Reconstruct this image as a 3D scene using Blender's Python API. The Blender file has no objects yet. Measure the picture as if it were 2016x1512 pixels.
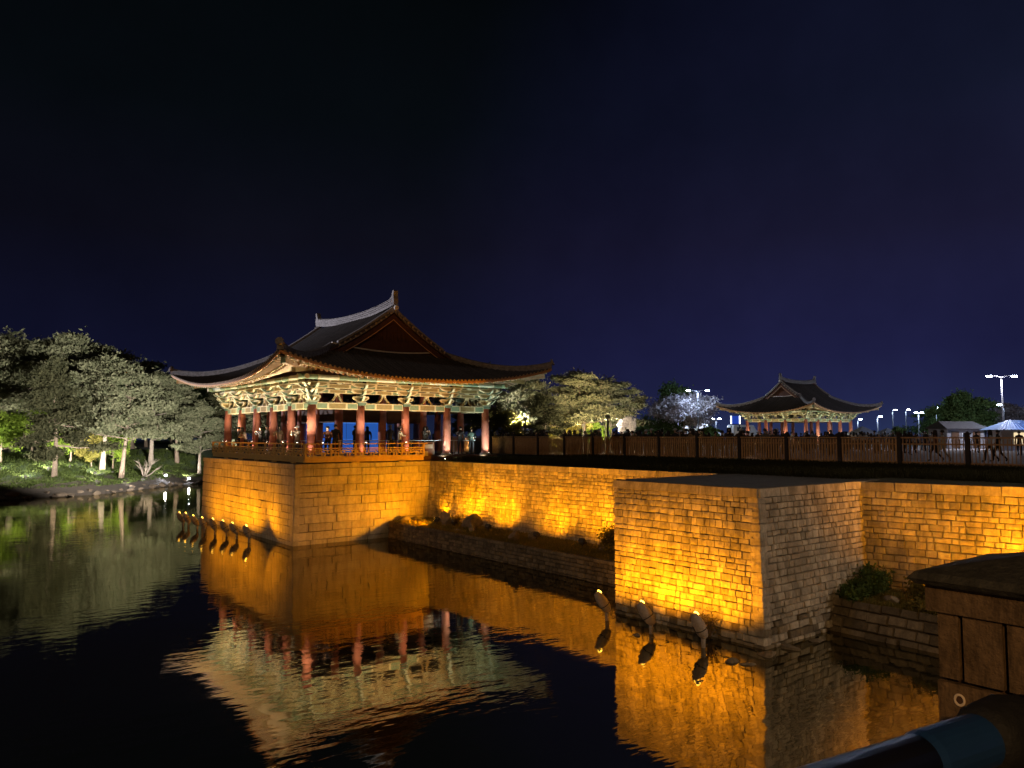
import bpy, bmesh, math, random
import numpy as np
from mathutils import Vector, Matrix, Quaternion

R = math.radians
rnd = random.Random(7)
SC = bpy.context.scene
COL = SC.collection

# ------------------------------------------------------------------ camera
cam_d = bpy.data.cameras.new('camera')
cam = bpy.data.objects.new('camera', cam_d)
COL.objects.link(cam)
cam_d.sensor_fit = 'HORIZONTAL'
cam_d.sensor_width = 36.0
cam_d.lens = 1510.0 / 2016.0 * 36.0
cam_d.clip_start = 0.05
cam_d.clip_end = 3000.0
cam.location = (0.0, 0.0, 5.2)
YAW = R(37.9)
PITCH = math.atan(102.0 / 1510.0)
cam.rotation_euler = (R(90) + PITCH, 0.0, -YAW)
SC.camera = cam

# ------------------------------------------------------------------ sky / moonlight
world = bpy.data.worlds.new('World')
SC.world = world
world.use_nodes = True
wn, wl = world.node_tree.nodes, world.node_tree.links
wn.clear()
w_out = wn.new('ShaderNodeOutputWorld')
bg = wn.new('ShaderNodeBackground')
bg.inputs['Strength'].default_value = 1.0
tc = wn.new('ShaderNodeTexCoord')
sep = wn.new('ShaderNodeSeparateXYZ')
ramp = wn.new('ShaderNodeValToRGB')
els = ramp.color_ramp.elements
els[0].position = 0.0
els[0].color = (0.0170, 0.0280, 0.0760, 1)
els[1].position = 0.62
els[1].color = (0.0012, 0.0026, 0.0028, 1)
for p, c in ((0.045, (0.0115, 0.0150, 0.0500, 1)), (0.10, (0.0092, 0.0105, 0.0390, 1)), (0.24, (0.0066, 0.0068, 0.0155, 1)), (0.38, (0.0030, 0.0050, 0.0075, 1))):
    e = els.new(p)
    e.color = c
wl.new(tc.outputs['Generated'], sep.inputs[0])
wl.new(sep.outputs['Z'], ramp.inputs['Fac'])
# town glow: the sky is bluer towards the lit road beyond the far pavilion (+X)
glow = wn.new('ShaderNodeMapRange')
glow.interpolation_type = 'SMOOTHSTEP'
glow.inputs['From Min'].default_value = 0.45
glow.inputs['From Max'].default_value = 1.0
glow.inputs['To Min'].default_value = 0.56
glow.inputs['To Max'].default_value = 1.12
wl.new(sep.outputs['X'], glow.inputs['Value'])
vm = wn.new('ShaderNodeVectorMath')
vm.operation = 'SCALE'
wl.new(ramp.outputs['Color'], vm.inputs[0])
cl = wn.new('ShaderNodeTexNoise')
cl.inputs['Scale'].default_value = 2.2
cl.inputs['Detail'].default_value = 5.0
cl.inputs['Roughness'].default_value = 0.6
wl.new(tc.outputs['Generated'], cl.inputs['Vector'])
clm = wn.new('ShaderNodeMapRange')
clm.inputs['From Min'].default_value = 0.3
clm.inputs['From Max'].default_value = 0.7
clm.inputs['To Min'].default_value = 0.72
clm.inputs['To Max'].default_value = 1.28
wl.new(cl.outputs['Fac'], clm.inputs['Value'])
gm_ = wn.new('ShaderNodeMath')
gm_.operation = 'MULTIPLY'
wl.new(glow.outputs[0], gm_.inputs[0])
wl.new(clm.outputs[0], gm_.inputs[1])
wl.new(gm_.outputs[0], vm.inputs['Scale'])
sky_t = wn.new('ShaderNodeTexSky')
sky_t.sky_type = 'NISHITA'
sky_t.sun_disc = False
sky_t.sun_elevation = R(-4)
sky_t.sun_rotation = R(200)
vs = wn.new('ShaderNodeVectorMath')
vs.operation = 'SCALE'
vs.inputs['Scale'].default_value = 0.0004
wl.new(sky_t.outputs[0], vs.inputs[0])
va = wn.new('ShaderNodeVectorMath')
va.operation = 'ADD'
wl.new(vm.outputs[0], va.inputs[0])
wl.new(vs.outputs[0], va.inputs[1])
gd = Vector((math.sin(YAW + R(23)), math.cos(YAW + R(23)), 0.24)).normalized()
dp = wn.new('ShaderNodeVectorMath')
dp.operation = 'DOT_PRODUCT'
dp.inputs[1].default_value = gd
wl.new(tc.outputs['Generated'], dp.inputs[0])
vg = wn.new('ShaderNodeMapRange')
vg.interpolation_type = 'SMOOTHERSTEP'
vg.inputs['From Min'].default_value = 0.86
vg.inputs['From Max'].default_value = 1.0
wl.new(dp.outputs['Value'], vg.inputs['Value'])
vgm = wn.new('ShaderNodeMath')
vgm.operation = 'MULTIPLY'
wl.new(vg.outputs[0], vgm.inputs[0])
wl.new(clm.outputs[0], vgm.inputs[1])
vv = wn.new('ShaderNodeVectorMath')
vv.operation = 'SCALE'
vv.inputs[0].default_value = (0.0026, 0.0020, 0.0125)
wl.new(vgm.outputs[0], vv.inputs['Scale'])
vb = wn.new('ShaderNodeVectorMath')
vb.operation = 'ADD'
wl.new(va.outputs[0], vb.inputs[0])
wl.new(vv.outputs[0], vb.inputs[1])
wl.new(vb.outputs[0], bg.inputs['Color'])
wl.new(bg.outputs[0], w_out.inputs[0])

sun_d = bpy.data.lights.new('sun', 'SUN')
sun_d.energy = 0.12
sun_d.angle = R(4)
sun_d.color = (1.0, 0.86, 0.80)
sun = bpy.data.objects.new('sun', sun_d)
COL.objects.link(sun)
sun.rotation_euler = Vector((0.75, -0.20, -0.55)).to_track_quat('-Z', 'Y').to_euler()

vs_ = SC.view_settings
vs_.view_transform = 'Standard'
vs_.look = 'None'
vs_.exposure = 0.0
vs_.gamma = 1.0
vs_.use_curve_mapping = False
SC.cycles.use_denoising = True
SC.cycles.max_bounces = 6
SC.cycles.diffuse_bounces = 2
SC.cycles.glossy_bounces = 3
SC.cycles.transmission_bounces = 3
SC.cycles.transparent_max_bounces = 6
SC.cycles.sample_clamp_indirect = 4.0

# ------------------------------------------------------------------ materials
MATS = {}


def nd(nt, t, **kw):
    n = nt.nodes.new(t)
    for k, v in kw.items():
        if k in n.inputs:
            n.inputs[k].default_value = v
        else:
            setattr(n, k, v)
    return n


def mat(name, col, rough=0.8, var=0.25, scale=6.0, bump=0.0, bscale=30.0, metal=0.0, rand=0.0, streak=0.0, spec=0.3, sscale=1.0, stain=0.0):
    """procedural surface: base colour + noise mottling + per-piece tint + optional vertical streaks and bump"""
    if name in MATS:
        return MATS[name]
    m = bpy.data.materials.new(name)
    m.use_nodes = True
    nt = m.node_tree
    L = nt.links.new
    b = nt.nodes['Principled BSDF']
    b.inputs['Roughness'].default_value = rough
    b.inputs['Metallic'].default_value = metal
    b.inputs['Specular IOR Level'].default_value = spec
    geo = nd(nt, 'ShaderNodeNewGeometry')
    noi = nd(nt, 'ShaderNodeTexNoise', Scale=scale, Detail=6.0, Roughness=0.62)
    L(geo.outputs['Position'], noi.inputs['Vector'])
    mr = nd(nt, 'ShaderNodeMapRange')
    mr.inputs['From Min'].default_value = 0.28
    mr.inputs['From Max'].default_value = 0.72
    mr.inputs['To Min'].default_value = 1 - var
    mr.inputs['To Max'].default_value = 1 + var
    L(noi.outputs['Fac'], mr.inputs['Value'])
    fac = mr.outputs[0]
    if rand:
        oi = nd(nt, 'ShaderNodeObjectInfo')
        ad = nd(nt, 'ShaderNodeMath', operation='ADD')
        L(oi.outputs['Random'], ad.inputs[0])
        L(geo.outputs['Random Per Island'], ad.inputs[1])
        fr = nd(nt, 'ShaderNodeMath', operation='FRACT')
        L(ad.outputs[0], fr.inputs[0])
        m2 = nd(nt, 'ShaderNodeMapRange')
        m2.inputs['To Min'].default_value = 1 - rand
        m2.inputs['To Max'].default_value = 1 + rand * 0.7
        L(fr.outputs[0], m2.inputs['Value'])
        mu = nd(nt, 'ShaderNodeMath', operation='MULTIPLY')
        L(fac, mu.inputs[0])
        L(m2.outputs[0], mu.inputs[1])
        fac = mu.outputs[0]
    if streak:
        mp = nd(nt, 'ShaderNodeMapping')
        mp.inputs['Scale'].default_value = (3.0 * sscale, 3.0 * sscale, 0.45 * sscale)
        L(geo.outputs['Position'], mp.inputs[0])
        n2 = nd(nt, 'ShaderNodeTexNoise', Scale=1.3, Detail=5.0, Roughness=0.68)
        L(mp.outputs[0], n2.inputs['Vector'])
        m3 = nd(nt, 'ShaderNodeMapRange')
        m3.inputs['From Min'].default_value = 0.36
        m3.inputs['From Max'].default_value = 0.56
        m3.inputs['To Min'].default_value = 1 - streak
        m3.inputs['To Max'].default_value = 1.05
        L(n2.outputs['Fac'], m3.inputs['Value'])
        mu = nd(nt, 'ShaderNodeMath', operation='MULTIPLY')
        L(fac, mu.inputs[0])
        L(m3.outputs[0], mu.inputs[1])
        fac = mu.outputs[0]
    if stain:
        n4 = nd(nt, 'ShaderNodeTexNoise', Scale=0.75, Detail=7.0, Roughness=0.72)
        L(geo.outputs['Position'], n4.inputs['Vector'])
        m4 = nd(nt, 'ShaderNodeMapRange')
        m4.inputs['From Min'].default_value = 0.40
        m4.inputs['From Max'].default_value = 0.56
        m4.inputs['To Min'].default_value = 1 - stain
        m4.inputs['To Max'].default_value = 1.06
        L(n4.outputs['Fac'], m4.inputs['Value'])
        mu = nd(nt, 'ShaderNodeMath', operation='MULTIPLY')
        L(fac, mu.inputs[0])
        L(m4.outputs[0], mu.inputs[1])
        fac = mu.outputs[0]
    vmn = nd(nt, 'ShaderNodeVectorMath', operation='SCALE')
    vmn.inputs[0].default_value = col[:3]
    L(fac, vmn.inputs['Scale'])
    L(vmn.outputs[0], b.inputs['Base Color'])
    if bump:
        nb = nd(nt, 'ShaderNodeTexNoise', Scale=bscale, Detail=5.0, Roughness=0.65)
        L(geo.outputs['Position'], nb.inputs['Vector'])
        bp = nd(nt, 'ShaderNodeBump', Strength=bump, Distance=0.03)
        L(nb.outputs['Fac'], bp.inputs['Height'])
        L(bp.outputs[0], b.inputs['Normal'])
    MATS[name] = m
    return m


def emit(name, col, s):
    if name in MATS:
        return MATS[name]
    m = bpy.data.materials.new(name)
    m.use_nodes = True
    nt = m.node_tree
    nt.nodes.clear()
    o = nt.nodes.new('ShaderNodeOutputMaterial')
    e = nt.nodes.new('ShaderNodeEmission')
    e.inputs['Color'].default_value = (*col, 1)
    e.inputs['Strength'].default_value = s
    nt.links.new(e.outputs[0], o.inputs[0])
    MATS[name] = m
    return m


def leafmat(name, col, col2, trans=0.35):
    m = bpy.data.materials.new(name)
    m.use_nodes = True
    nt = m.node_tree
    L = nt.links.new
    nt.nodes.clear()
    o = nd(nt, 'ShaderNodeOutputMaterial')
    geo = nd(nt, 'ShaderNodeNewGeometry')
    mx = nd(nt, 'ShaderNodeMix', data_type='RGBA')
    noi = nd(nt, 'ShaderNodeTexNoise', Scale=0.8, Detail=3.0)
    L(geo.outputs['Position'], noi.inputs['Vector'])
    ad = nd(nt, 'ShaderNodeMath', operation='MULTIPLY_ADD')
    L(geo.outputs['Random Per Island'], ad.inputs[0])
    ad.inputs[1].default_value = 0.5
    L(noi.outputs['Fac'], ad.inputs[2])
    m1 = nd(nt, 'ShaderNodeMapRange')
    m1.inputs['From Min'].default_value = 0.35
    m1.inputs['From Max'].default_value = 1.1
    L(ad.outputs[0], m1.inputs['Value'])
    L(m1.outputs[0], mx.inputs['Factor'])
    mx.inputs['A'].default_value = (*col, 1)
    mx.inputs['B'].default_value = (*col2, 1)
    d = nd(nt, 'ShaderNodeBsdfDiffuse')
    t = nd(nt, 'ShaderNodeBsdfTranslucent')
    ms = nd(nt, 'ShaderNodeMixShader', Fac=trans)
    L(mx.outputs['Result'], d.inputs['Color'])
    L(mx.outputs['Result'], t.inputs['Color'])
    L(d.outputs[0], ms.inputs[1])
    L(t.outputs[0], ms.inputs[2])
    L(ms.outputs[0], o.inputs[0])
    MATS[name] = m
    return m


M_STONE = mat('rubble_stone', (0.40, 0.36, 0.30), 0.9, 0.24, 7, 0.38, 26, rand=0.30, streak=0.36, stain=.24)
M_STONE_LOW = mat('mossy_stone', (0.17, 0.14, 0.10), 0.9, 0.35, 9, 0.6, 20, rand=0.4, streak=0.3)
M_BLOCK = mat('dressed_granite', (0.44, 0.40, 0.33), 0.85, 0.16, 7, 0.3, 26, rand=0.15, streak=0.25, stain=.16)
M_MORTAR = mat('joint_earth', (0.12, 0.10, 0.08), 0.95, 0.3, 12)
M_SHORE = mat('wet_shore_stone', (0.07, 0.05, 0.035), 0.85, 0.4, 5, 0.6, 9)
M_PAVE = mat('terrace_paving', (0.11, 0.115, 0.12), 0.9, 0.3, 3, 0.3, 12)
M_SOIL = mat('dark_soil', (0.12, 0.10, 0.055), 0.95, 0.4, 2.2, 0.4, 8)
M_COLUMN = mat('red_pillar_paint', (0.43, 0.155, 0.105), 0.55, 0.14, 4)
M_OLIVE = mat('ochre_paint', (0.27, 0.22, 0.095), 0.7, 0.2, 8)
M_TEAL = mat('green_paint', (0.19, 0.28, 0.175), 0.7, 0.2, 8)
M_DKGREEN = mat('dark_green_paint', (0.075, 0.125, 0.085), 0.7, 0.2, 8)
M_PALE = mat('cream_outline_paint', (0.64, 0.58, 0.36), 0.7, 0.08, 8)
M_MINT = mat('pale_green_paint', (0.50, 0.55, 0.40), 0.7, 0.12, 8)
M_RAFTER = mat('rafter_paint', (0.50, 0.40, 0.27), 0.7, 0.18, 5)
M_RAFTER_END = mat('rafter_end_paint', (0.60, 0.34, 0.18), 0.7, 0.15, 8)
M_SOFFIT = mat('soffit_boards', (0.11, 0.05, 0.032), 0.8, 0.2, 5)
M_RAIL = mat('orange_rail_paint', (0.52, 0.36, 0.13), 0.6, 0.15, 5)
M_DKWOOD = mat('dark_wood', (0.075, 0.038, 0.02), 0.7, 0.25, 5)
M_GABLE = mat('gable_boards', (0.085, 0.036, 0.022), 0.75, 0.2, 4)
M_TILE = mat('roof_tile', (0.062, 0.057, 0.060), 0.75, 0.35, 7, 0.3, 18, rand=0.2)
M_TILE_END = mat('eave_tile', (0.34, 0.26, 0.18), 0.75, 0.3, 9)
M_RIDGE = mat('ridge_tile', (0.20, 0.185, 0.185), 0.8, 0.5, 7, 0.6, 16)
M_LIME = mat('lime_mortar', (0.55, 0.50, 0.45), 0.85, 0.15, 9)
M_FENCE = mat('brown_picket', (0.44, 0.26, 0.12), 0.7, 0.25, 6)
M_FPOST = mat('dark_post', (0.035, 0.028, 0.026), 0.7, 0.25, 6)
M_BARK = mat('bark', (0.13, 0.095, 0.07), 0.9, 0.35, 7, 0.6, 14)
M_BARKP = mat('pale_bark', (0.13, 0.105, 0.085), 0.9, 0.3, 7, 0.5, 14)
M_HOUSING = mat('lamp_housing', (0.05, 0.045, 0.04), 0.5, 0.1, 9)
M_POD = mat('pod_housing', (0.29, 0.25, 0.225), 0.65, 0.22, 14, 0.25, 30)
M_ROCK = mat('garden_rock', (0.20, 0.17, 0.13), 0.9, 0.35, 6, 0.7, 9)
M_METAL = mat('lamp_pole_steel', (0.025, 0.025, 0.028), 0.6, 0.1, 5)
M_WHITE = mat('white_panel', (0.70, 0.71, 0.73), 0.5, 0.06, 2)
M_GLASSD = mat('dark_glass', (0.02, 0.025, 0.035), 0.12, 0.1, 2, spec=0.6)
M_TYRE = mat('tyre_rubber', (0.02, 0.02, 0.02), 0.8, 0.1, 9)
M_SKIN = mat('skin', (0.50, 0.33, 0.25), 0.6, 0.08, 9)
M_HAIR = mat('hair', (0.018, 0.014, 0.012), 0.55, 0.2, 30)
M_SHOE = mat('shoe', (0.03, 0.03, 0.03), 0.6, 0.1, 9)

AMBER = (1.0, 0.335, 0.0)
E_AMBER = emit('amber_lens', (1.0, 0.55, 0.06), 9.0)
E_WHITE = emit('white_lens', (0.86, 0.90, 1.0), 60.0)
E_WARM = emit('warm_lens', (1.0, 0.90, 0.72), 22.0)
E_COOL = emit('cool_street_lens', (0.66, 0.80, 1.0), 90.0)
E_BLUE = emit('blue_screen_glow', (0.018, 0.085, 0.36), 1.0)
E_BLUE2 = emit('blue_screen_seam', (0.07, 0.20, 0.62), 1.0)
E_BLUEW = emit('pale_blue_glow', (0.20, 0.42, 1.0), 1.6)
E_WINDOW = emit('lit_window', (0.75, 0.82, 1.0), 1.4)
E_WWINDOW = emit('warm_lit_window', (1.0, 0.78, 0.45), 1.0)


# ------------------------------------------------------------------ mesh helpers
class MB:
    def __init__(s):
        s.v, s.f, s.m = [], [], []

    def add(s, vs, fs, mi=0):
        o = len(s.v)
        s.v.extend([tuple(p) for p in vs])
        for f in fs:
            s.f.append(tuple(i + o for i in f))
            s.m.append(mi)
        return o

    def box(s, c, d, mi=0, rz=0.0, taper=1.0, mtx=None):
        x, y, z = d[0] / 2, d[1] / 2, d[2] / 2
        P = [(-x, -y, -z), (x, -y, -z), (x, y, -z), (-x, y, -z), (-x * taper, -y * taper, z), (x * taper, -y * taper, z), (x * taper, y * taper, z), (-x * taper, y * taper, z)]
        ca, sa = math.cos(rz), math.sin(rz)
        Q = []
        for p in P:
            if mtx is not None:
                q = mtx @ Vector(p)
            else:
                q = (p[0] * ca - p[1] * sa, p[0] * sa + p[1] * ca, p[2])
            Q.append((q[0] + c[0], q[1] + c[1], q[2] + c[2]))
        s.add(Q, [(0, 3, 2, 1), (4, 5, 6, 7), (0, 1, 5, 4), (1, 2, 6, 5), (2, 3, 7, 6), (3, 0, 4, 7)], mi)

    def bar(s, a, b, w, h, mi=0, up=(0, 0, 1)):
        a, b = Vector(a), Vector(b)
        d = (b - a).normalized()
        r = d.cross(Vector(up))
        if r.length < 1e-5:
            r = Vector((1, 0, 0))
        r.normalize()
        u = r.cross(d)
        P = []
        for p in (a, b):
            for i, j in ((-1, -1), (1, -1), (1, 1), (-1, 1)):
                P.append(p + r * (i * w / 2) + u * (j * h / 2))
        s.add(P, [(3, 2, 1, 0), (4, 5, 6, 7), (0, 1, 5, 4), (1, 2, 6, 5), (2, 3, 7, 6), (3, 0, 4, 7)], mi)

    def tube(s, pts, rad, n=8, mi=0, cap=True, capmi=None):
        pts = [Vector(p) for p in pts]
        if not hasattr(rad, '__len__'):
            rad = [rad] * len(pts)
        rings = []
        ref = Vector((0.31, 0.17, 0.93)).normalized()
        for i, p in enumerate(pts):
            t = (pts[min(i + 1, len(pts) - 1)] - pts[max(i - 1, 0)])
            t.normalize()
            u = t.cross(ref)
            if u.length < 0.05:
                u = t.cross(Vector((1, 0, 0)))
            u.normalize()
            w = t.cross(u)
            rings.append([p + (u * math.cos(2 * math.pi * k / n) + w * math.sin(2 * math.pi * k / n)) * rad[i] for k in range(n)])
        o = len(s.v)
        for r in rings:
            s.v.extend([tuple(q) for q in r])
        for i in range(len(rings) - 1):
            for k in range(n):
                a = o + i * n + k
                b = o + i * n + (k + 1) % n
                s.f.append((a, b, b + n, a + n))
                s.m.append(mi)
        if cap:
            cm = mi if capmi is None else capmi
            s.f.append(tuple(o + k for k in range(n))[::-1])
            s.m.append(cm)
            e = o + (len(rings) - 1) * n
            s.f.append(tuple(e + k for k in range(n)))
            s.m.append(cm)

    def lathe(s, prof, n=12, c=(0, 0, 0), mi=0):
        o = len(s.v)
        for r, z in prof:
            for k in range(n):
                a = 2 * math.pi * k / n
                s.v.append((c[0] + r * math.cos(a), c[1] + r * math.sin(a), c[2] + z))
        for i in range(len(prof) - 1):
            for k in range(n):
                a = o + i * n + k
                b = o + i * n + (k + 1) % n
                s.f.append((a, b, b + n, a + n))
                s.m.append(mi)
        s.f.append(tuple(o + k for k in range(n))[::-1])
        s.m.append(mi)
        e = o + (len(prof) - 1) * n
        s.f.append(tuple(e + k for k in range(n)))
        s.m.append(mi)

    def rimmed(s, prof, t, axis, c=(0, 0, 0), mi=0, rim=1, k=0.80, flip=1):
        """extruded plate with a painted outline: prof = (a, z) loop, thickness t across 'axis' ('x': plate in the yz plane, 'y': in xz)"""
        n = len(prof)
        ca = sum(p[0] for p in prof) / n
        cz = sum(p[1] for p in prof) / n

        def P(a, z, d):
            a *= flip
            return (c[0] + d, c[1] + a, c[2] + z) if axis == 'x' else (c[0] + a, c[1] + d, c[2] + z)
        o = len(s.v)
        for d in (-t / 2, t / 2):
            for a, z in prof:
                s.v.append(P(a, z, d))
        for d in (-t / 2, t / 2):
            for a, z in prof:
                s.v.append(P(ca + (a - ca) * (1 - (1 - k) * 0.5), cz + (z - cz) * k, d))
        for i in range(n):
            j = (i + 1) % n
            s.f.append((o + i, o + j, o + n + j, o + n + i))
            s.m.append(rim)
            s.f.append((o + i, o + j, o + 2 * n + j, o + 2 * n + i))
            s.m.append(rim)
            s.f.append((o + n + i, o + n + j, o + 3 * n + j, o + 3 * n + i))
            s.m.append(rim)
        s.f.append(tuple(o + 2 * n + i for i in range(n)))
        s.m.append(mi)
        s.f.append(tuple(o + 3 * n + i for i in range(n)))
        s.m.append(mi)

    def mesh(s, name, mats, smooth=False):
        me = bpy.data.meshes.new(name)
        me.from_pydata(s.v, [], s.f)
        for m in (mats if isinstance(mats, (list, tuple)) else [mats]):
            me.materials.append(m)
        if any(s.m):
            me.polygons.foreach_set('material_index', s.m)
        if smooth:
            me.polygons.foreach_set('use_smooth', [True] * len(me.polygons))
        me.update()
        return me

    def build(s, name, mats, parent=None, loc=(0, 0, 0), rot=None, smooth=False):
        return link(name, s.mesh(name, mats, smooth), parent, loc, rot)


def link(name, me, parent=None, loc=(0, 0, 0), rot=None, scale=None):
    o = bpy.data.objects.new(name, me)
    COL.objects.link(o)
    o.location = loc
    if rot is not None:
        if isinstance(rot, Quaternion):
            o.rotation_mode = 'QUATERNION'
            o.rotation_quaternion = rot
        else:
            o.rotation_euler = rot
    if scale is not None:
        o.scale = scale
    if parent is not None:
        o.parent = parent
    return o


def tag(o, label=None, cat=None, group=None, kind=None):
    if label:
        o['label'] = label
    if cat:
        o['category'] = cat
    if group:
        o['group'] = group
    if kind:
        o['kind'] = kind
    return o


def thing(name, label, cat, loc=(0, 0, 0), rotz=0.0, group=None):
    o = bpy.data.objects.new(name, None)
    COL.objects.link(o)
    o.empty_display_size = 0.2
    o.location = loc
    o.rotation_euler = (0, 0, rotz)
    return tag(o, label, cat, group)


def copy_tree(o, parent=None):
    c = o.copy()
    COL.objects.link(c)
    c.parent = parent
    for ch in o.children:
        copy_tree(ch, c)
    return c


def spot(loc, target, power, col, angle=80, blend=0.6, rad=0.08, parent=None):
    d = bpy.data.lights.new('lamp_light', 'SPOT')
    d.energy = power
    d.color = col
    d.spot_size = R(angle)
    d.spot_blend = blend
    d.shadow_soft_size = rad
    o = bpy.data.objects.new('lamp_light', d)
    COL.objects.link(o)
    o.location = loc
    o.rotation_euler = (Vector(target) - Vector(loc)).to_track_quat('-Z', 'Y').to_euler()
    return o


def point(loc, power, col, rad=0.15):
    d = bpy.data.lights.new('lamp_light', 'POINT')
    d.energy = power
    d.color = col
    d.shadow_soft_size = rad
    o = bpy.data.objects.new('lamp_light', d)
    COL.objects.link(o)
    o.location = loc
    return o


FW = Vector((math.sin(YAW), math.cos(YAW), 0))
RT = Vector((math.cos(YAW), -math.sin(YAW), 0))


def polar(px, d):
    """ground position d metres ahead of the viewpoint and (px - 1008) / 1510 * d to its side"""
    r = (px - 1008.0) / 1510.0 * d
    p = RT * r + FW * d
    return p.x, p.y


ZT = 3.85          # terrace level above the pond

# ------------------------------------------------------------------ water, ground, banks
def water():
    mb = MB()
    mb.add([(-150, -100, 0), (60, -100, 0), (60, 130, 0), (-150, 130, 0)], [(0, 1, 2, 3)])
    m = bpy.data.materials.new('pond_water')
    m.use_nodes = True
    nt = m.node_tree
    L = nt.links.new
    nt.nodes.clear()
    out = nd(nt, 'ShaderNodeOutputMaterial')
    geo = nd(nt, 'ShaderNodeNewGeometry')
    mp = nd(nt, 'ShaderNodeMapping')
    mp.inputs['Rotation'].default_value = (0, 0, YAW)
    mp.inputs['Scale'].default_value = (0.55, 1.35, 1)
    L(geo.outputs['Position'], mp.inputs[0])
    n1 = nd(nt, 'ShaderNodeTexNoise', Scale=2.4, Detail=2.5, Roughness=0.5)
    L(mp.outputs[0], n1.inputs['Vector'])
    n2 = nd(nt, 'ShaderNodeTexNoise', Scale=0.35, Detail=2.0, Roughness=0.5)
    L(geo.outputs['Position'], n2.inputs['Vector'])
    cr = nd(nt, 'ShaderNodeMapRange')
    cr.inputs['From Min'].default_value = 0.35
    cr.inputs['From Max'].default_value = 0.68
    cr.inputs['To Min'].default_value = 0.12
    cr.inputs['To Max'].default_value = 1.0
    L(n2.outputs['Fac'], cr.inputs['Value'])
    mu = nd(nt, 'ShaderNodeMath', operation='MULTIPLY')
    L(n1.outputs['Fac'], mu.inputs[0])
    L(cr.outputs[0], mu.inputs[1])
    bp = nd(nt, 'ShaderNodeBump', Strength=1.0, Distance=0.0100)
    L(mu.outputs[0], bp.inputs['Height'])
    fr = nd(nt, 'ShaderNodeFresnel', IOR=4.8)
    L(bp.outputs[0], fr.inputs['Normal'])
    gl = nd(nt, 'ShaderNodeBsdfGlossy', Roughness=0.035)
    gl.inputs['Color'].default_value = (1.0, 0.93, 0.72, 1)
    L(bp.outputs[0], gl.inputs['Normal'])
    df = nd(nt, 'ShaderNodeBsdfDiffuse')
    df.inputs['Color'].default_value = (0.010, 0.011, 0.006, 1)
    ms = nd(nt, 'ShaderNodeMixShader')
    L(fr.outputs[0], ms.inputs[0])
    L(df.outputs[0], ms.inputs[1])
    L(gl.outputs[0], ms.inputs[2])
    L(ms.outputs[0], out.inputs[0])
    tag(mb.build('water', m), 'dark pond water with reflections', None, None, 'structure')


water()

SHORE = [(-150, 68), (-60, 70), (-20, 73), (3.7, 74.5), (9.3, 75.1), (13.3, 76.2), (17, 80), (20.8, 84.2), (25.2, 87.2), (40, 92), (80, 100)]


def shore_y(x):
    for (x0, y0), (x1, y1) in zip(SHORE, SHORE[1:]):
        if x <= x1:
            return y0 + (y1 - y0) * (x - x0) / (x1 - x0)
    return SHORE[-1][1]


def bank_z(x, y):
    t = y - shore_y(x)
    wob = 0.25 * math.sin(x * 0.7) + 0.18 * math.sin(x * 1.9 + y * 0.6)
    if t <= 0:
        return -0.5
    if t < 3.0:
        return -0.1 + (1.05 + 0.3 * wob) * (t / 3.0)
    if t < 24:
        k = (t - 3.0) / 21
        return 0.95 + 0.3 * wob * (1 - k) + 2.5 * (k * k * (3 - 2 * k)) + 0.12 * wob
    return 3.45 + 0.12 * wob


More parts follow.
